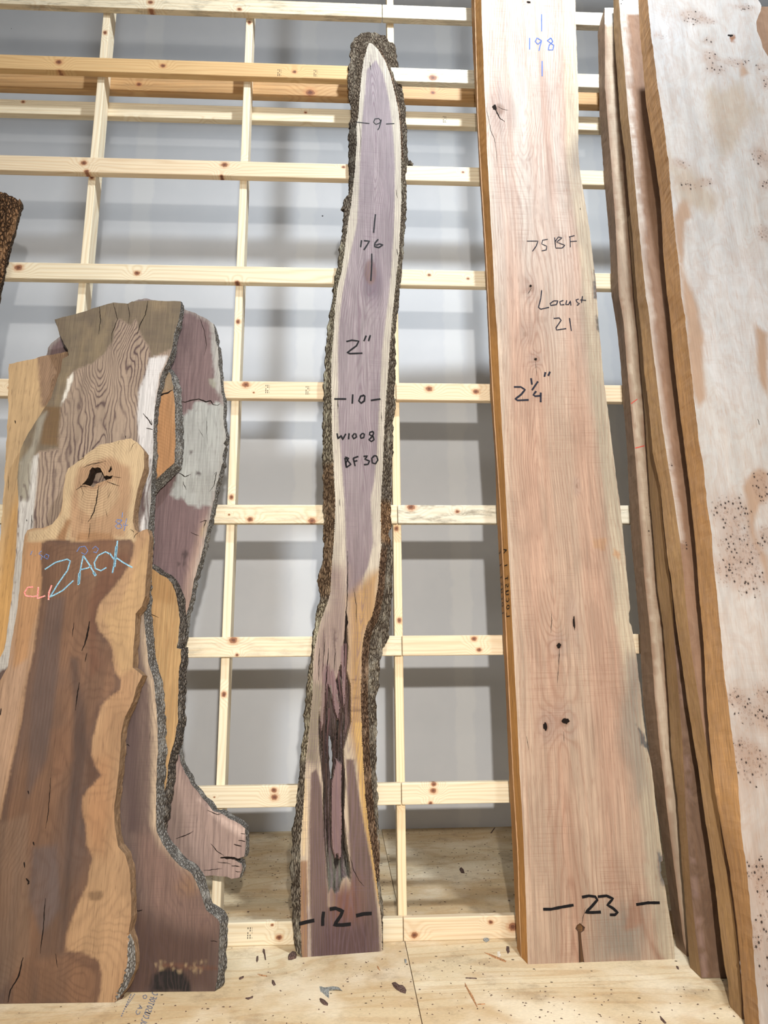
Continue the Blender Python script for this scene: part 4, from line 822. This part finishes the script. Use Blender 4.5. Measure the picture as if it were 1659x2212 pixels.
    root = s.build('live_edge_slab', group='slabs leaned together in the left stack', label='tall slab with swirling dark grain, weathered brown top and flared foot, behind the chalk-lettered slab', cat='wood slab', mat=slab_mat('tall_wood', (76, 58, 56), saw=.25, streak=.16, seed=7), sidemat=grey_bark, K=6, siderough=.007, offL=.005, offR=lambda t: .003+.016*sm(H(1180), H(1330), t), sidecol=(235, 235, 235), sidename='bark', bow=.003)
    return s
tall()
def back_layer():
    # tan slab whose rounded top shows right of the tall slab
    pl = Plane((-.40, 2.897, 0), -2.0, 3.7)
    def Lp(o, T, **k): return Slab(pl, o, T, h=.012, rough=.004, **k)
    s = Lp([(318,1222),(330,1230),(345,1240),(362,1250),(372,1262),(380,1280),(386,1310),(388,1345),(384,1385),(382,1400),(392,1402),(390,1430),(386,1450),(385,1520),(384,1560),(376,1605),(366,1640),(358,1700),(350,1760),(340,1800),(336,2000),(330,2141),(240,2141),(250,1700),(290,1440),(300,1300),(306,1240)], .045, seed=61)
    x, z = s.P[:, 0], s.P[:, 1]; s.col[:] = lin((162, 130, 88)); s.paint(sm(-.1, .5, fbm(x*20, z*2, 1))*.4, (162, 120, 78)); s.blob([(318,1215),(372,1250),(384,1300),(330,1300),(318,1260)], (146, 112, 72), .02, .02)
    s.ring = x*70+1.5*fbm(x*9, z*2, 3); s.gs[:] = .25; d = s.spot(322, 1340, 9, 10); s.paint(sm(1.2, .5, d), (90, 60, 36)); s.crack([(318,1324),(343,1334)], 1.5)
    s.build('live_edge_slab', group='slabs leaned together in the left stack', label='tan slab with a rounded top and rugged grey bark, squeezed between the tall slab and the purple-brown slab', cat='wood slab', mat=slab_mat('tan_wood', (130, 88, 50), seed=8), sidemat=dark_bark, K=8, siderough=.010, offL=.004, offR=.020, sidecol=(255, 255, 255), sidename='bark', bow=.006)
    # orange faced offcut above it
    s = Lp([(352,790),(362,796),(370,812),(374,835),(378,870),(379,950),(377,1000),(360,1014),(345,1030),(330,1042),(318,1060),(312,1216),(300,1216),(300,1000),(318,900),(330,830),(340,800)], .05, seed=62)
    x, z = s.P[:, 0], s.P[:, 1]; s.col[:] = lin((160, 122, 86)); s.blob([(335,860),(376,845),(380,1010),(330,1050)], (154, 112, 74), .02, .02); s.blob([(345,780),(378,800),(378,842),(350,850),(338,860)], (132, 112, 88), .006, .004)
    s.ring = z*60+x*30+fbm(x*9, z*9, 3); s.gs[:] = .3; s.crack([(338,862),(350,852),(364,848),(374,842)], 4.5, .01); s.blob([(310,1050),(345,1030),(330,1060),(322,1216),(300,1216)], (46, 40, 36), .004)
    s.ring = np.where(z < pl.loc(320, 1050)[1], z*110, s.ring); s.gs = np.where(z < pl.loc(320, 1050)[1], .5, s.gs)
    s.build('wood_offcut', 'orange-faced wood offcut with a grey split bark edge, wedged against the purple-brown slab', 'wood slab', slab_mat('offcut_wood', (120, 80, 46), seed=9), grey_bark, K=6, siderough=.006, offR=.022, sidecol=(235, 235, 235), sidename='bark')
    # leftmost tan slab
    s = Lp([(19,786),(60,778),(100,768),(146,760),(149,790),(147,830),(140,1400),(150,2146),(-100,2146),(-60,1500),(-6,1210),(2,1150),(8,1060),(14,960),(17,900),(18,840)], .05, seed=63)
    x, z = s.P[:, 0], s.P[:, 1]; s.col[:] = lin((178, 148, 110)); s.paint(sm(-.2, .4, fbm(x*9, z*1.3, 5))*.5, (172, 134, 92))
    s.blob([(80,770),(150,758),(152,860),(90,880),(84,820)], (140, 112, 88), .006, .004)
    s.blob([(0,1200),(40,1050),(44,1400),(0,1480),(-40,1500)], (196, 152, 96), .03, .02)
    s.ring = np.where(sdist(s.P, s.L([(80,770),(150,758),(152,860),(90,880),(84,820)])) > 0, np.abs(x-pl.loc(118, 800)[0])*120+z*30+fbm(x*9, z*9, 3), x*40+fbm(x*5, z*2, 9)); s.gs = np.where(sdist(s.P, s.L([(80,770),(150,758),(152,860),(90,880),(84,820)])) > 0, .7, .14)
    s.crack([(32,908),(34,915)], 3); s.crack([(18,1028),(18,1060)], 1)
    s.build('live_edge_slab', group='slabs leaned together in the left stack', label='tan slab with a dark-grained top corner, leftmost of the left stack', cat='wood slab', mat=slab_mat('left_tan_wood', (82, 60, 46), streak=.12, seed=10), sidemat=grey_bark, K=4, siderough=.003, offL=.006, sidecol=(180, 140, 100), sidename='bark')
    # purple-brown slab at the back
    pb = Plane((-.45, 3.018, 0), -1.0, 2.9)
    out = [(100,766),(103,752),(110,742),(125,730),(150,716),(200,690),(250,665),(300,647),(318,645),(334,648),(392,667),(420,675),(448,690),(460,700),(464,716),(466,735),(470,752),(471,770),(473,792),(477,830),(480,852),(483,880),(482,905),(487,935),(487,950),(483,958),(487,964),(483,975),(480,1000),(474,1025),(466,1055),(462,1080),(456,1110),(446,1150),(440,1180),(430,1215),(420,1250),(412,1290),(408,1310),(400,1335),(398,1370),(388,1400),(380,1460),(374,1540),(378,1600),(384,1625),(390,1645),(400,1668),(412,1690),(425,1708),(440,1728),(452,1740),(460,1752),(476,1756),(500,1772),(520,1782),(529,1790),(531,1815),(528,1850),(505,1858),(522,1866),(524,1875),(518,1895),(500,1897),(484,1892),(440,1893),(420,1890),(380,1900),(360,2100),(120,2100),(100,1500)]
    s = Slab(pb, out, .05, h=.011, rough=.005, seed=64)
    x, z = s.P[:, 0], s.P[:, 1]; H = lambda y: pb.loc(420, y)[1]
    s.col[:] = lin((112, 92, 90)); s.paint(sm(-.2, .4, fbm(x*10, z*2.5, 5))*.4, (104, 80, 80))
    s.paint(sm(H(1280), H(1180), z)*0+sm(.06, .0, sdist(s.P, s.out))*sm(H(1500), H(1300), z)*sm(H(1080), H(1160), z)*.7, (178, 150, 130))
    s.blob([(365,1560),(385,1640),(450,1740),(535,1790),(535,1900),(380,1910)], (146, 124, 114), .03, .02); s.blob([(430,1725),(500,1770),(530,1790),(525,1810),(470,1775)], (188, 164, 152), .012, .01); s.blob([(360,1700),(380,1700),(410,1820),(440,1880),(370,1890)], (128, 108, 98), .02, .02)
    gw = [(388,905),(400,893),(418,880),(420,868),(434,865),(455,872),(470,868),(485,880),(492,950),(480,1020),(462,1070),(455,1090),(430,1096),(408,1092),(392,1076),(380,1080),(368,1070),(372,1050),(390,1010),(384,960)]
    gd = sdist(s.P, s.L(gw))+.006*fbm(x*20, z*20, 2); s.paint(sm(-.003, .003, gd), (158, 158, 152)); s.paint(sm(0, .01, gd)*sm(0, .4, fbm(x*6, z*14, 3))*.4, (136, 134, 126)); s.blob([(452,820),(475,815),(478,835),(456,838)], (138, 134, 120), .004, .004)
    s.blob([(440,1130),(452,1128),(440,1165),(430,1160)], (150, 128, 104), .004, .004); s.blob([(455,690),(470,700),(480,830),(470,860),(458,760)], (156, 152, 146), .004, .004)
    s.paint(sm(.02, .004, sdist(s.P, s.out))*sm(H(1310), H(1200), z)*.5, (166, 160, 150))
    for (a, b, rx, ry) in [(399,1198,6,10),(398,1215,4,5),(388,1220,3,4),(412,979,4,5),(428,1023,5,5),(381,743,3,3)]: s.paint(sm(1.2, .6, s.spot(a, b, rx, ry))*.85, (60, 46, 44))
    q = s.L([(399, 1205)])[0]; s.ring = x*55+1.6*fbm(x*8, z*2.2, 4)+2*np.exp(-((x-q[0])**2/.001+(z-q[1])**2/.004)); s.ring = np.where(gd > 0, z*150+.5*fbm(x*9, z*9, 3), s.ring); s.gs = np.where(gd > 0, .5, .3)
    for ln, wd in [([(387,868),(400,869),(415,864),(430,862),(445,868),(455,866),(460,874),(470,876),(476,872)], 3), ([(430,684),(442,715),(446,745),(441,768)], 1.4), ([(446,900),(448,960)], .9), ([(430,928),(440,945)], .9), ([(385,1020),(400,1030),(412,1024)], 2.2), ([(395,1040),(402,1058)], 1.6), ([(462,1025),(468,1020),(462,1050),(453,1062)], 1.8), ([(432,1128),(446,1124),(440,1140)], 2), ([(412,1150),(430,1158)], 1.4),
                   ([(476,1852),(500,1853),(520,1856)], 5), ([(505,1824),(522,1828)], 2.5), ([(515,1815),(530,1818)], 2), ([(520,1800),(530,1802)], 1.6), ([(455,1822),(470,1840),(484,1848)], 1.6), ([(380,1812),(400,1805),(418,1795)], 1.8), ([(448,1750),(470,1760),(480,1756)], 1.6), ([(500,1870),(518,1872)], 2), ([(508,1882),(520,1884)], 1.6), ([(440,1880),(480,1876)], 1.2), ([(470,1862),(500,1866)], 1.4)]: s.crack(ln, wd, .005)
    s.build('live_edge_slab', group='slabs leaned together in the left stack', label='broad purple-brown slab with a grey weathered patch and a foot jutting right, rearmost of the left stack', cat='wood slab', mat=slab_mat('purple_wood', (74, 56, 58), saw=.15, streak=.2, seed=12), sidemat=grey_bark, K=6, siderough=.008, offL=.004, offR=.007, sidecol=(235, 235, 235), sidename='bark', bow=.003)
    # bark-covered slab tip at the far left
    pt = Plane((-1.95, 3.12, 0), 0, .6)
    out = [(-60,400),(-20,402),(0,407),(8,408),(14,414),(22,416),(28,420),(33,424),(36,421),(40,430),(40,437),(36,446),(34,460),(29,475),(26,490),(21,502),(16,520),(12,540),(8,556),(4,566),(-10,640),(-40,800),(-90,1200),(-190,2060),(-330,2060),(-200,1200),(-100,640)]
    s = Slab(pt, out, .05, h=.02, rough=.006, seed=65, refine=(lambda P: P[:, 1] > 2.2, .005))
    x, z = s.P[:, 0], s.P[:, 1]; f = sdist(s.P, s.out); s.dep = np.clip(.03-f*.8, 0, .03)-.012*fbm(x*60, z*22, 3, 4)-.006*fbm(x*30, z*60, 9); s.bcol = np.ones((s.N, 3))*np.array([1.05, .86, .7]); s.dep = np.clip(s.dep, -.02, .045)
    s.col[:] = lin((150, 110, 80))
    s.build('bark_slab', 'rough brown bark-covered slab tip poking in at the left edge of the picture', 'wood slab', slab_mat('bark_slab_wood', seed=13), dark_bark, K=3, siderough=.005, sidecol=(200, 180, 160), sidename='bark_side', barkmask=lambda C: np.ones(len(C), bool), barkmat=bark_mat('brown_bark', ((44, 34, 26), (142, 116, 92), (168, 140, 112)), 1.2, 1.0))
back_layer()
# ------------------------------------------------------------------ burl slabs on the right
def at_left_bottom(px, py, yaw, lean):
    p = onZ(px, py, 0); return Plane((p.x, p.y, 0), yaw, lean)
def sortt(a): return a[np.argsort(a[:, 1])]
bm1 = slab_mat('burl_dark', (120, 84, 54), saw=.3, streak=.1, seed=14, burl=True)
be = slab_mat('burl_edge', (104, 74, 46), streak=.22, seed=15, burl=True)
p4 = None
def burl_board(pl, front, backp, T, right, col, edgecol, label, seed, clusters=(), h=.018, matf=bm1, paint=None, rough=.0015, extra=(), top=None, sidelabel='tan side edge'):
    out = front[::-1]+(top or [])+right
    s = Slab(pl, out, T, h=h, rough=rough, seed=seed); x, z = s.P[:, 0], s.P[:, 1]
    s.col[:] = lin(col); s.ring = x*30+2*fbm(x*4, z*1.5, seed); s.gs[:] = .1
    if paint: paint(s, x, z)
    for (a, b, rx, ry, st) in clusters: s.burl = np.maximum(s.burl, sm(1.15, .55, s.spot(a, b, rx, ry)+.18*fbm(x*25, z*25, 5))*st)
    b = sortt(pl.locs(backp, T)); s.tone = .70 if paint is p4 else .8
    s.build('burl_slab', label, 'wood slab', matf, be, group='burl slabs in the right-hand stack', K=5, siderough=.0015, back=(b, None), sidecol=edgecol, sidename='live_edge', sidelabel=sidelabel)
    return s
# rearmost
p = at_left_bottom(1486, 2066, -4, 1.9)
F1 = [(1305,58),(1307,188),(1315,289),(1321,362),(1330,492),(1337,640),(1347,695),(1354,790),(1363,885),(1373,995),(1381,1106),(1389,1201),(1392,1250),(1404,1359),(1415,1511),(1426,1620),(1446,1793),(1463,1924),(1476,2033),(1484,2062)]
B1 = [(1291,70),(1292,100),(1295,246),(1301,333),(1309,434),(1317,521),(1321,640),(1333,711),(1341,790),(1346,869),(1354,964),(1359,1075),(1365,1185),(1372,1250),(1381,1359),(1389,1511),(1402,1620),(1420,1750),(1433,1837),(1450,1967),(1459,2024)]
F1[0] = (1306, 17)
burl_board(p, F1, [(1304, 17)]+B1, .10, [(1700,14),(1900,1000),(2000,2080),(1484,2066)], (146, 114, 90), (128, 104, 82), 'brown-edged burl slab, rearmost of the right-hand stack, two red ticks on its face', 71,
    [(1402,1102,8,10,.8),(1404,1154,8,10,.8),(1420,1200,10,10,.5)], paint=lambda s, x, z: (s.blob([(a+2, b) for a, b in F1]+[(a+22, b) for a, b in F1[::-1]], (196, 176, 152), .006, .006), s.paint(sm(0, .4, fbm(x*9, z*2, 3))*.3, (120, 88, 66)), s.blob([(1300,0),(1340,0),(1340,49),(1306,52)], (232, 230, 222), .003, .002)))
s1 = None
def ticks():
    red = flat_mat('red_mark', (196, 70, 60), .8)
    r = [o for o in bpy.data.objects if o.name.startswith('burl_slab') and o.get('label', '').startswith('brown-edged')][0]
    V = []; F = []
    for a, b, c_, d_ in ((1363,872,1377,862),(1372,968,1392,963)):
        q0 = p.loc(a, b); q1 = p.loc(c_, d_); k = len(V); w2 = .0022
        V += [(q0[0], -.0008, q0[1]-w2), (q1[0], -.0008, q1[1]-w2), (q1[0], -.0008, q1[1]+w2), (q0[0], -.0008, q0[1]+w2)]; F.append([k, k+1, k+2, k+3])
    mesh_obj('red_tick', V, F, red, r)
ticks()
# second
p = at_left_bottom(1524, 2115, -4, 2.4)
F2 = [(1374,440),(1385,560),(1392,660),(1400,740),(1408,880),(1418,960),(1425,1043),(1431,1122),(1442,1217),(1452,1290),(1457,1393),(1467,1511),(1475,1620),(1481,1750),(1491,1902),(1502,2011),(1513,2106),(1524,2115)]
B2 = [(1345,400),(1353,434),(1360,506),(1370,640),(1379,727),(1385,806),(1392,885),(1398,980),(1404,1075),(1411,1154),(1420,1270),(1433,1359),(1444,1511),(1450,1620),(1463,1728),(1472,1859),(1481,1967),(1488,2063)]
F2 = F2[:-2]+[(1515, 2112)]
burl_board(p, F2, B2, .10, [(1500,440),(1700,440),(2000,1500),(2100,2180)], (110, 84, 66), (150, 122, 86), 'tan-edged burl slab, second from the rear of the right-hand stack', 72, [(1476,1512,8,16,.6)],
    paint=lambda s, x, z: s.blob([(a+1, b) for a, b in F2]+[(a+11, b) for a, b in F2[::-1]], (140, 112, 100), .003, .003))
# third
p = at_left_bottom(1603, 2202, -2, 5.9)
F3 = [(1336,-60),(1337,0),(1341,58),(1349,145),(1357,246),(1366,333),(1375,434),(1380,492),(1389,579),(1395,640),(1400,663),(1408,736),(1416,799),(1423,860),(1430,916),(1442,995),(1455,1075),(1469,1170),(1477,1250),(1485,1337),(1496,1424),(1511,1520),(1520,1576),(1537,1663),(1549,1730),(1565,1859),(1581,1946),(1592,2033),(1600,2120),(1603,2202)]
B3 = [(1322,-60),(1325,0),(1326,70),(1334,174),(1340,260),(1350,333),(1358,434),(1366,506),(1376,640),(1386,727),(1392,806),(1402,885),(1410,980),(1426,1050),(1433,1122),(1443,1217),(1450,1250),(1459,1337),(1472,1424),(1485,1520),(1498,1598),(1511,1676),(1522,1763),(1532,1824),(1546,1924),(1563,2076),(1572,2120),(1576,2164)]
s3 = burl_board(p, F3, B3, .085, [(1520,-60),(1800,400),(2100,1400),(2300,2330)][::1], (142, 108, 84), (160, 128, 88), 'split-edged burl slab, third from the rear, its thin lit strip of sapwood painted pale', 73,
    [(1440,1010,14,14,.7),(1450,1170,18,16,.8),(1470,1180,20,14,.9),(1345,8,10,10,.7)], paint=lambda s, x, z: (s.paint(sm(-.1, .5, fbm(x*6, z*2, 7))*.5, (126, 94, 72)), s.blob([(a-2, b) for a, b in F3[:18]]+[(a+14-b*.009, b) for a, b in F3[:18][::-1]], (208, 196, 184), .010, .004), s.blob([(1330,-60),(1400,-60),(1400,28),(1352,30),(1340,10)], (232, 230, 222), .003, .002)))  # pale sapwood strip also carries painted light against the brown face
# front, large pale burl slab
p = Plane((onZ(1650, 2268, 0).x, onZ(1650, 2268, 0).y, 0), 1.5, 3.4)
F4 = [(1396,-60),(1399,0),(1406,72),(1412,116),(1421,188),(1433,266),(1444,347),(1450,420),(1457,492),(1467,579),(1472,640),(1479,680),(1485,733),(1493,802),(1502,885),(1509,948),(1518,995),(1523,1043),(1528,1094),(1537,1154),(1541,1217),(1546,1260),(1554,1337),(1563,1446),(1572,1511),(1583,1598),(1594,1685),(1602,1806),(1615,1893),(1624,2002),(1631,2098),(1640,2200),(1646,2268)]
B4 = [(1376,-60),(1379,0),(1383,81),(1388,127),(1395,217),(1404,275),(1417,362),(1427,434),(1433,550),(1441,640),(1446,673),(1455,774),(1468,885),(1480,980),(1490,1059),(1495,1106),(1503,1185),(1510,1280),(1520,1389),(1526,1511),(1535,1620),(1541,1685),(1560,1800),(1576,1880),(1592,2000),(1600,2092),(1608,2200)]
R4 = [(1630,-60),(1638,0),(1645,12),(1644,23),(1638,34),(1634,46),(1635,67),(1644,87),(1648,104),(1659,122),(1690,200),(1720,420),(1760,800),(1850,1400),(1980,2200),(2010,2330),(1650,2268)]
def p4(s, x, z):
    s.col[:] = lin((204, 198, 192))
    sw = fbm(x*3.2+1.5*fbm(x*2, z*1.2, 3), z*1.3, 6, 5); s.paint(sm(.08, .45, sw)*.6, (176, 154, 138)); s.paint(sm(.05, .5, -sw)*.5, (216, 214, 214))
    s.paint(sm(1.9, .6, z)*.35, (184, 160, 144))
    for a in ([(1472,420),(1490,430),(1492,470),(1480,480),(1476,580),(1500,640),(1520,720),(1522,860),(1510,880),(1496,840),(1480,700),(1468,600),(1456,480)], [(1600,1050),(1640,1010),(1659,1020),(1659,1080),(1640,1090),(1630,1140),(1640,1180),(1660,1200),(1660,1260),(1620,1150),(1610,1080)],
              [(1630,700),(1659,720),(1659,860),(1640,820)], [(1600,130),(1620,160),(1600,165)]): s.blob(a, (182, 152, 128), .012, .012)
    for a in ([(1418,330),(1440,330),(1500,380),(1560,420),(1540,460),(1460,430)], [(1520,200),(1600,180),(1640,240),(1600,300),(1560,330)]): s.blob(a, (192, 178, 162), .04, .04)
    for (a, b, rx, ry, st) in CL: s.paint(sm(1.3, .3, s.spot(a, b, rx*1.2, ry*1.2)+.3*fbm(x*16, z*16, 8))*.55*st, (176, 150, 134))
    s.ring = 14*sw+x*6; s.gs[:] = .10
    s.hole(1578, 77, 6, 3); s.blob([(1576,78),(1585,74),(1590,82),(1582,92),(1576,88)], (150, 104, 76), .002, .002)
    s.blob([(1538,1770),(1548,1780),(1551,1840),(1548,1870),(1542,1850)], (90, 50, 34), .003)
    s.crack([(1636,905),(1641,918)], 1.6)
CL = [(1500,38,32,20,.85),(1530,45,20,10,.9),(1610,16,26,8,.9),(1530,88,14,12,.6),(1535,125,20,22,.75),(1548,150,24,12,.85),(1590,135,28,14,.8),(1645,145,16,10,.7),(1470,352,18,12,.75),(1524,393,20,10,.85),(1488,400,20,12,.5),(1642,340,18,24,.95),(1655,400,14,14,.9),(1650,505,16,20,.95),(1655,180,10,20,.9),(1425,78,14,8,.35),
      (1580,1110,38,34,1),(1600,1185,44,32,1),(1595,1230,44,30,1),(1645,1050,20,34,.9),(1655,1160,14,20,.9),(1655,1250,16,14,.8),(1590,1510,22,16,1),(1625,1545,30,22,.9),(1606,1620,30,20,1),(1626,1650,34,28,1),(1655,1500,20,22,1),(1655,1560,14,18,1),(1620,1270,24,16,.6),(1640,1880,24,20,.9),(1652,1940,16,30,.8),(1640,2020,22,28,.7),(1655,2090,18,26,.5),(1530,1168,14,10,.5)]
s4 = burl_board(p, F4, B4, .10, R4, (214, 206, 198), (168, 128, 84), 'large pale burl slab peppered with dark eye clusters, frontmost of the right-hand stack', 74, CL, h=.0095, matf=slab_mat('burl_pale', (150, 118, 96), saw=.12, streak=.07, seed=16, burl=True), paint=p4, rough=.003, sidelabel='orange-tan side edge with slanting cracks')
# ------------------------------------------------------------------ debris on the floor
dbm = [flat_mat('bark_chip_'+n, c, .95, .5) for n, c in (('dark', (58, 42, 36)), ('grey', (96, 96, 92)), ('brown', (118, 82, 52)), ('pale', (206, 190, 160)))]
def chip(pts, hgt, mi, name, label, seed=0, group='scraps of bark and wood on the plywood'):
    q = [onZ(a, b, 0) for a, b in pts]; c = sum(q, Vector())/len(q); rs = random.Random(seed); q = [v-c for v in q]; n = len(q); V = []
    for v in q: V.append((v.x, v.y, .0004))
    for v in q: V.append((v.x*.8, v.y*.8, hgt*rs.uniform(.5, 1)))
    V.append((0, 0, hgt*1.1)); F = [list(range(n))[::-1]]
    for i in range(n): j = (i+1) % n; F.append([i, j, n+j, n+i]); F.append([n+i, n+j, 2*n])
    o = mesh_obj(name, V, F, dbm[mi], loc=(c.x, c.y, 0)); props(o, label, 'wood scrap', group); return o
chip([(690,2131),(694,2136),(704,2135),(720,2131),(732,2133),(740,2141),(728,2138),(714,2140),(706,2142),(710,2150),(711,2157),(704,2152),(697,2145),(692,2142)], .006, 1, 'bark_shard', 'forked grey bark shard lying on the plywood below the number 12', 1)
chip([(690,2158),(700,2162),(709,2168),(708,2173),(699,2171),(692,2165)], .006, 0, 'bark_shard', 'small dark leaf-shaped bark shard just below the forked grey one', 2)
chip([(846,2124),(852,2124),(862,2131),(872,2133),(878,2139),(876,2147),(866,2144),(856,2138),(850,2132)], .010, 0, 'bark_shard', 'rough dark bark lump left of the plywood seam', 3)
chip([(1004,2122),(1008,2130),(1022,2152),(1032,2176),(1030,2176),(1016,2152),(1004,2128)], .003, 2, 'wood_splinter', 'long thin brown splinter on the right plywood sheet, pointing down right', 4)
chip([(1045,2057),(1060,2062),(1094,2076),(1092,2079),(1062,2067)], .003, 2, 'wood_splinter', 'thin brown splinter lying left of the locust board foot', 5)
chip([(1005,2112),(1030,2113),(1030,2115),(1006,2114)], .002, 0, 'wood_splinter', 'short level splinter above the long brown splinter', 6)
chip([(1031,2169),(1048,2168),(1048,2170),(1032,2171)], .002, 2, 'wood_splinter', 'tiny level splinter right of the long brown splinter tip', 7)
chip([(1094,2044),(1100,2046),(1101,2056),(1097,2061),(1093,2052)], .005, 0, 'bark_shard', 'dark oval bark chip beside the foot of the locust board', 8)
chip([(1074,2056),(1080,2055),(1082,2064),(1078,2070),(1074,2064)], .004, 3, 'wood_shaving', 'white shaving by the foot of the locust board', 9)
chip([(1044,2026),(1056,2024),(1057,2032),(1050,2036),(1044,2032)], .006, 1, 'bark_shard', 'grey bark flake against the bottom plate', 10)
chip([(622,2066),(632,2058),(641,2062),(640,2070),(630,2074),(622,2074)], .012, 0, 'bark_shard', 'dark bark crumb at the left foot of the walnut slab', 11)
chip([(568,2049),(572,2051),(575,2074),(572,2074),(570,2062),(567,2056)], .004, 0, 'bark_shard', 'thin dark sliver below the bottom plate, upper of a pair', 12)
chip([(554,2066),(558,2065),(558,2074),(555,2080),(553,2075)], .004, 0, 'bark_shard', 'thin dark sliver below the bottom plate, lower of a pair', 13)
chip([(516,2113),(527,2110),(525,2114),(517,2117)], .005, 0, 'bark_shard', 'small dark chip near the flared slab foot', 14)
chip([(529,2157),(540,2156),(547,2152),(546,2156),(536,2160)], .003, 0, 'wood_splinter', 'curved dark splinter on the left plywood sheet', 15)
chip([(555,2104),(566,2106),(577,2108),(577,2110),(562,2108)], .002, 2, 'wood_splinter', 'thin brown splinter left of the forked grey shard', 16)
chip([(587,2117),(592,2119),(596,2128),(591,2130),(587,2124)], .004, 0, 'bark_shard', 'dark curled chip left of the forked grey shard', 17)
chip([(252,2142),(262,2146),(268,2152),(262,2159),(254,2160),(248,2166),(246,2150)], .03, 0, 'bark_shard', 'brown bark crumb at the right foot of the chalk-lettered slab', 18)
chip([(814,2086),(818,2089),(822,2098),(819,2096),(815,2091)], .002, 2, 'wood_splinter', 'hook-shaped splinter between walnut slab and seam', 19)
chip([(873,2074),(878,2074),(879,2080),(875,2082)], .006, 1, 'bark_shard', 'blue-grey pellet sitting on the plywood seam', 20)
chip([(1460,2087),(1466,2090),(1467,2095),(1462,2093)], .005, 0, 'bark_shard', 'dark pellet below the right foot of the locust board', 21)
chip([(1425,2195),(1431,2200),(1440,2210),(1436,2212),(1427,2203)], .004, 0, 'wood_splinter', 'dark splinter at the bottom edge near the burl slab shadow', 22)
chip([(992,1878),(996,1874),(1002,1880),(1004,1887),(996,1886)], .006, 0, 'bark_shard', 'dark chip on the floor behind the rack', 23)
chip([(1068,1788),(1070,1788),(1062,1800),(1059,1800)], .003, 0, 'wood_splinter', 'dark sliver on the far floor next to the wall', 24)
# countless crumbs
rs = random.Random(9); V = []; F = []
for i in range(900):
    if i < 520: X = rs.gauss(.3, .75); Y = rs.uniform(2.25, 2.75) if X > .6 or X < -.4 else rs.uniform(2.25, 3.08)
    else: X = rs.uniform(-.6, 1.3); Y = rs.uniform(3.45, 5.3)
    a = rs.random()*6.28; L = rs.uniform(.0012, .0042)*(1.7 if i > 520 else 1); W = L*rs.uniform(.2, .7); k = len(V)
    for sx_, sy_ in ((-1, -1), (1, -1), (1, 1), (-1, 1)):
        dx, dy = sx_*L, sy_*W; V.append((X+dx*math.cos(a)-dy*math.sin(a), Y+dx*math.sin(a)+dy*math.cos(a), .0006+.001*rs.random()))
    F.append([k, k+1, k+2, k+3])
    V.append((X, Y, .003)); F += [[k, k+1, k+4], [k+1, k+2, k+4], [k+2, k+3, k+4], [k+3, k, k+4]]
o = mesh_obj('bark_crumbs', V, F, dbm[0]); props(o, 'tiny dark bark crumbs scattered over the plywood floor', 'wood scrap', None, 'stuff')
# stamped print on the plywood at bottom left
V = []; F = []
def fl(x, y): q = onZ(x, y, 0); return (q.x, q.y, .0004)
def fstroke(pts, w2):
    for (a, b), (c, d) in zip(pts[:-1], pts[1:]):
        L = math.hypot(c-a, d-b) or 1; nx, ny = -(d-b)/L*w2, (c-a)/L*w2; k = len(V)
        V.extend([fl(a-nx, b-ny), fl(c-nx, d-ny), fl(c+nx, d+ny), fl(a+nx, b+ny)]); F.append([k, k+1, k+2, k+3])
def ftext(x0, y0, x1, y1, hgt, text, w2):
    L = math.hypot(x1-x0, y1-y0); ux, uy = (x1-x0)/L, (y1-y0)/L; adv = L/len(text)
    for i, ch in enumerate(text):
        for ln in GL.get(ch, []): fstroke([(x0+ux*adv*(i+a)+uy*hgt*b, y0+uy*adv*(i+a)-ux*hgt*b) for a, b in ln], w2)
ftext(303, 2212, 330, 2140, -13, 'OLCUSOTOFC', 1.0); ftext(292, 2190, 312, 2144, -9, 'CA O', .9)
for x0, y0, x1, y1 in ((262, 2196, 284, 2146), (272, 2176, 292, 2146)):
    for i in range(10): a, b = i/10, (i+.6)/10; fstroke([(x0+(x1-x0)*a, y0+(y1-y0)*a), (x0+(x1-x0)*b, y0+(y1-y0)*b)], 1.4)
o = mesh_obj('floor_stamp', V, F, flat_mat('floor_stamp_ink', (120, 120, 128), .9)); props(o, 'faded blue-grey print stamped on the plywood below the left stack', 'floor print')
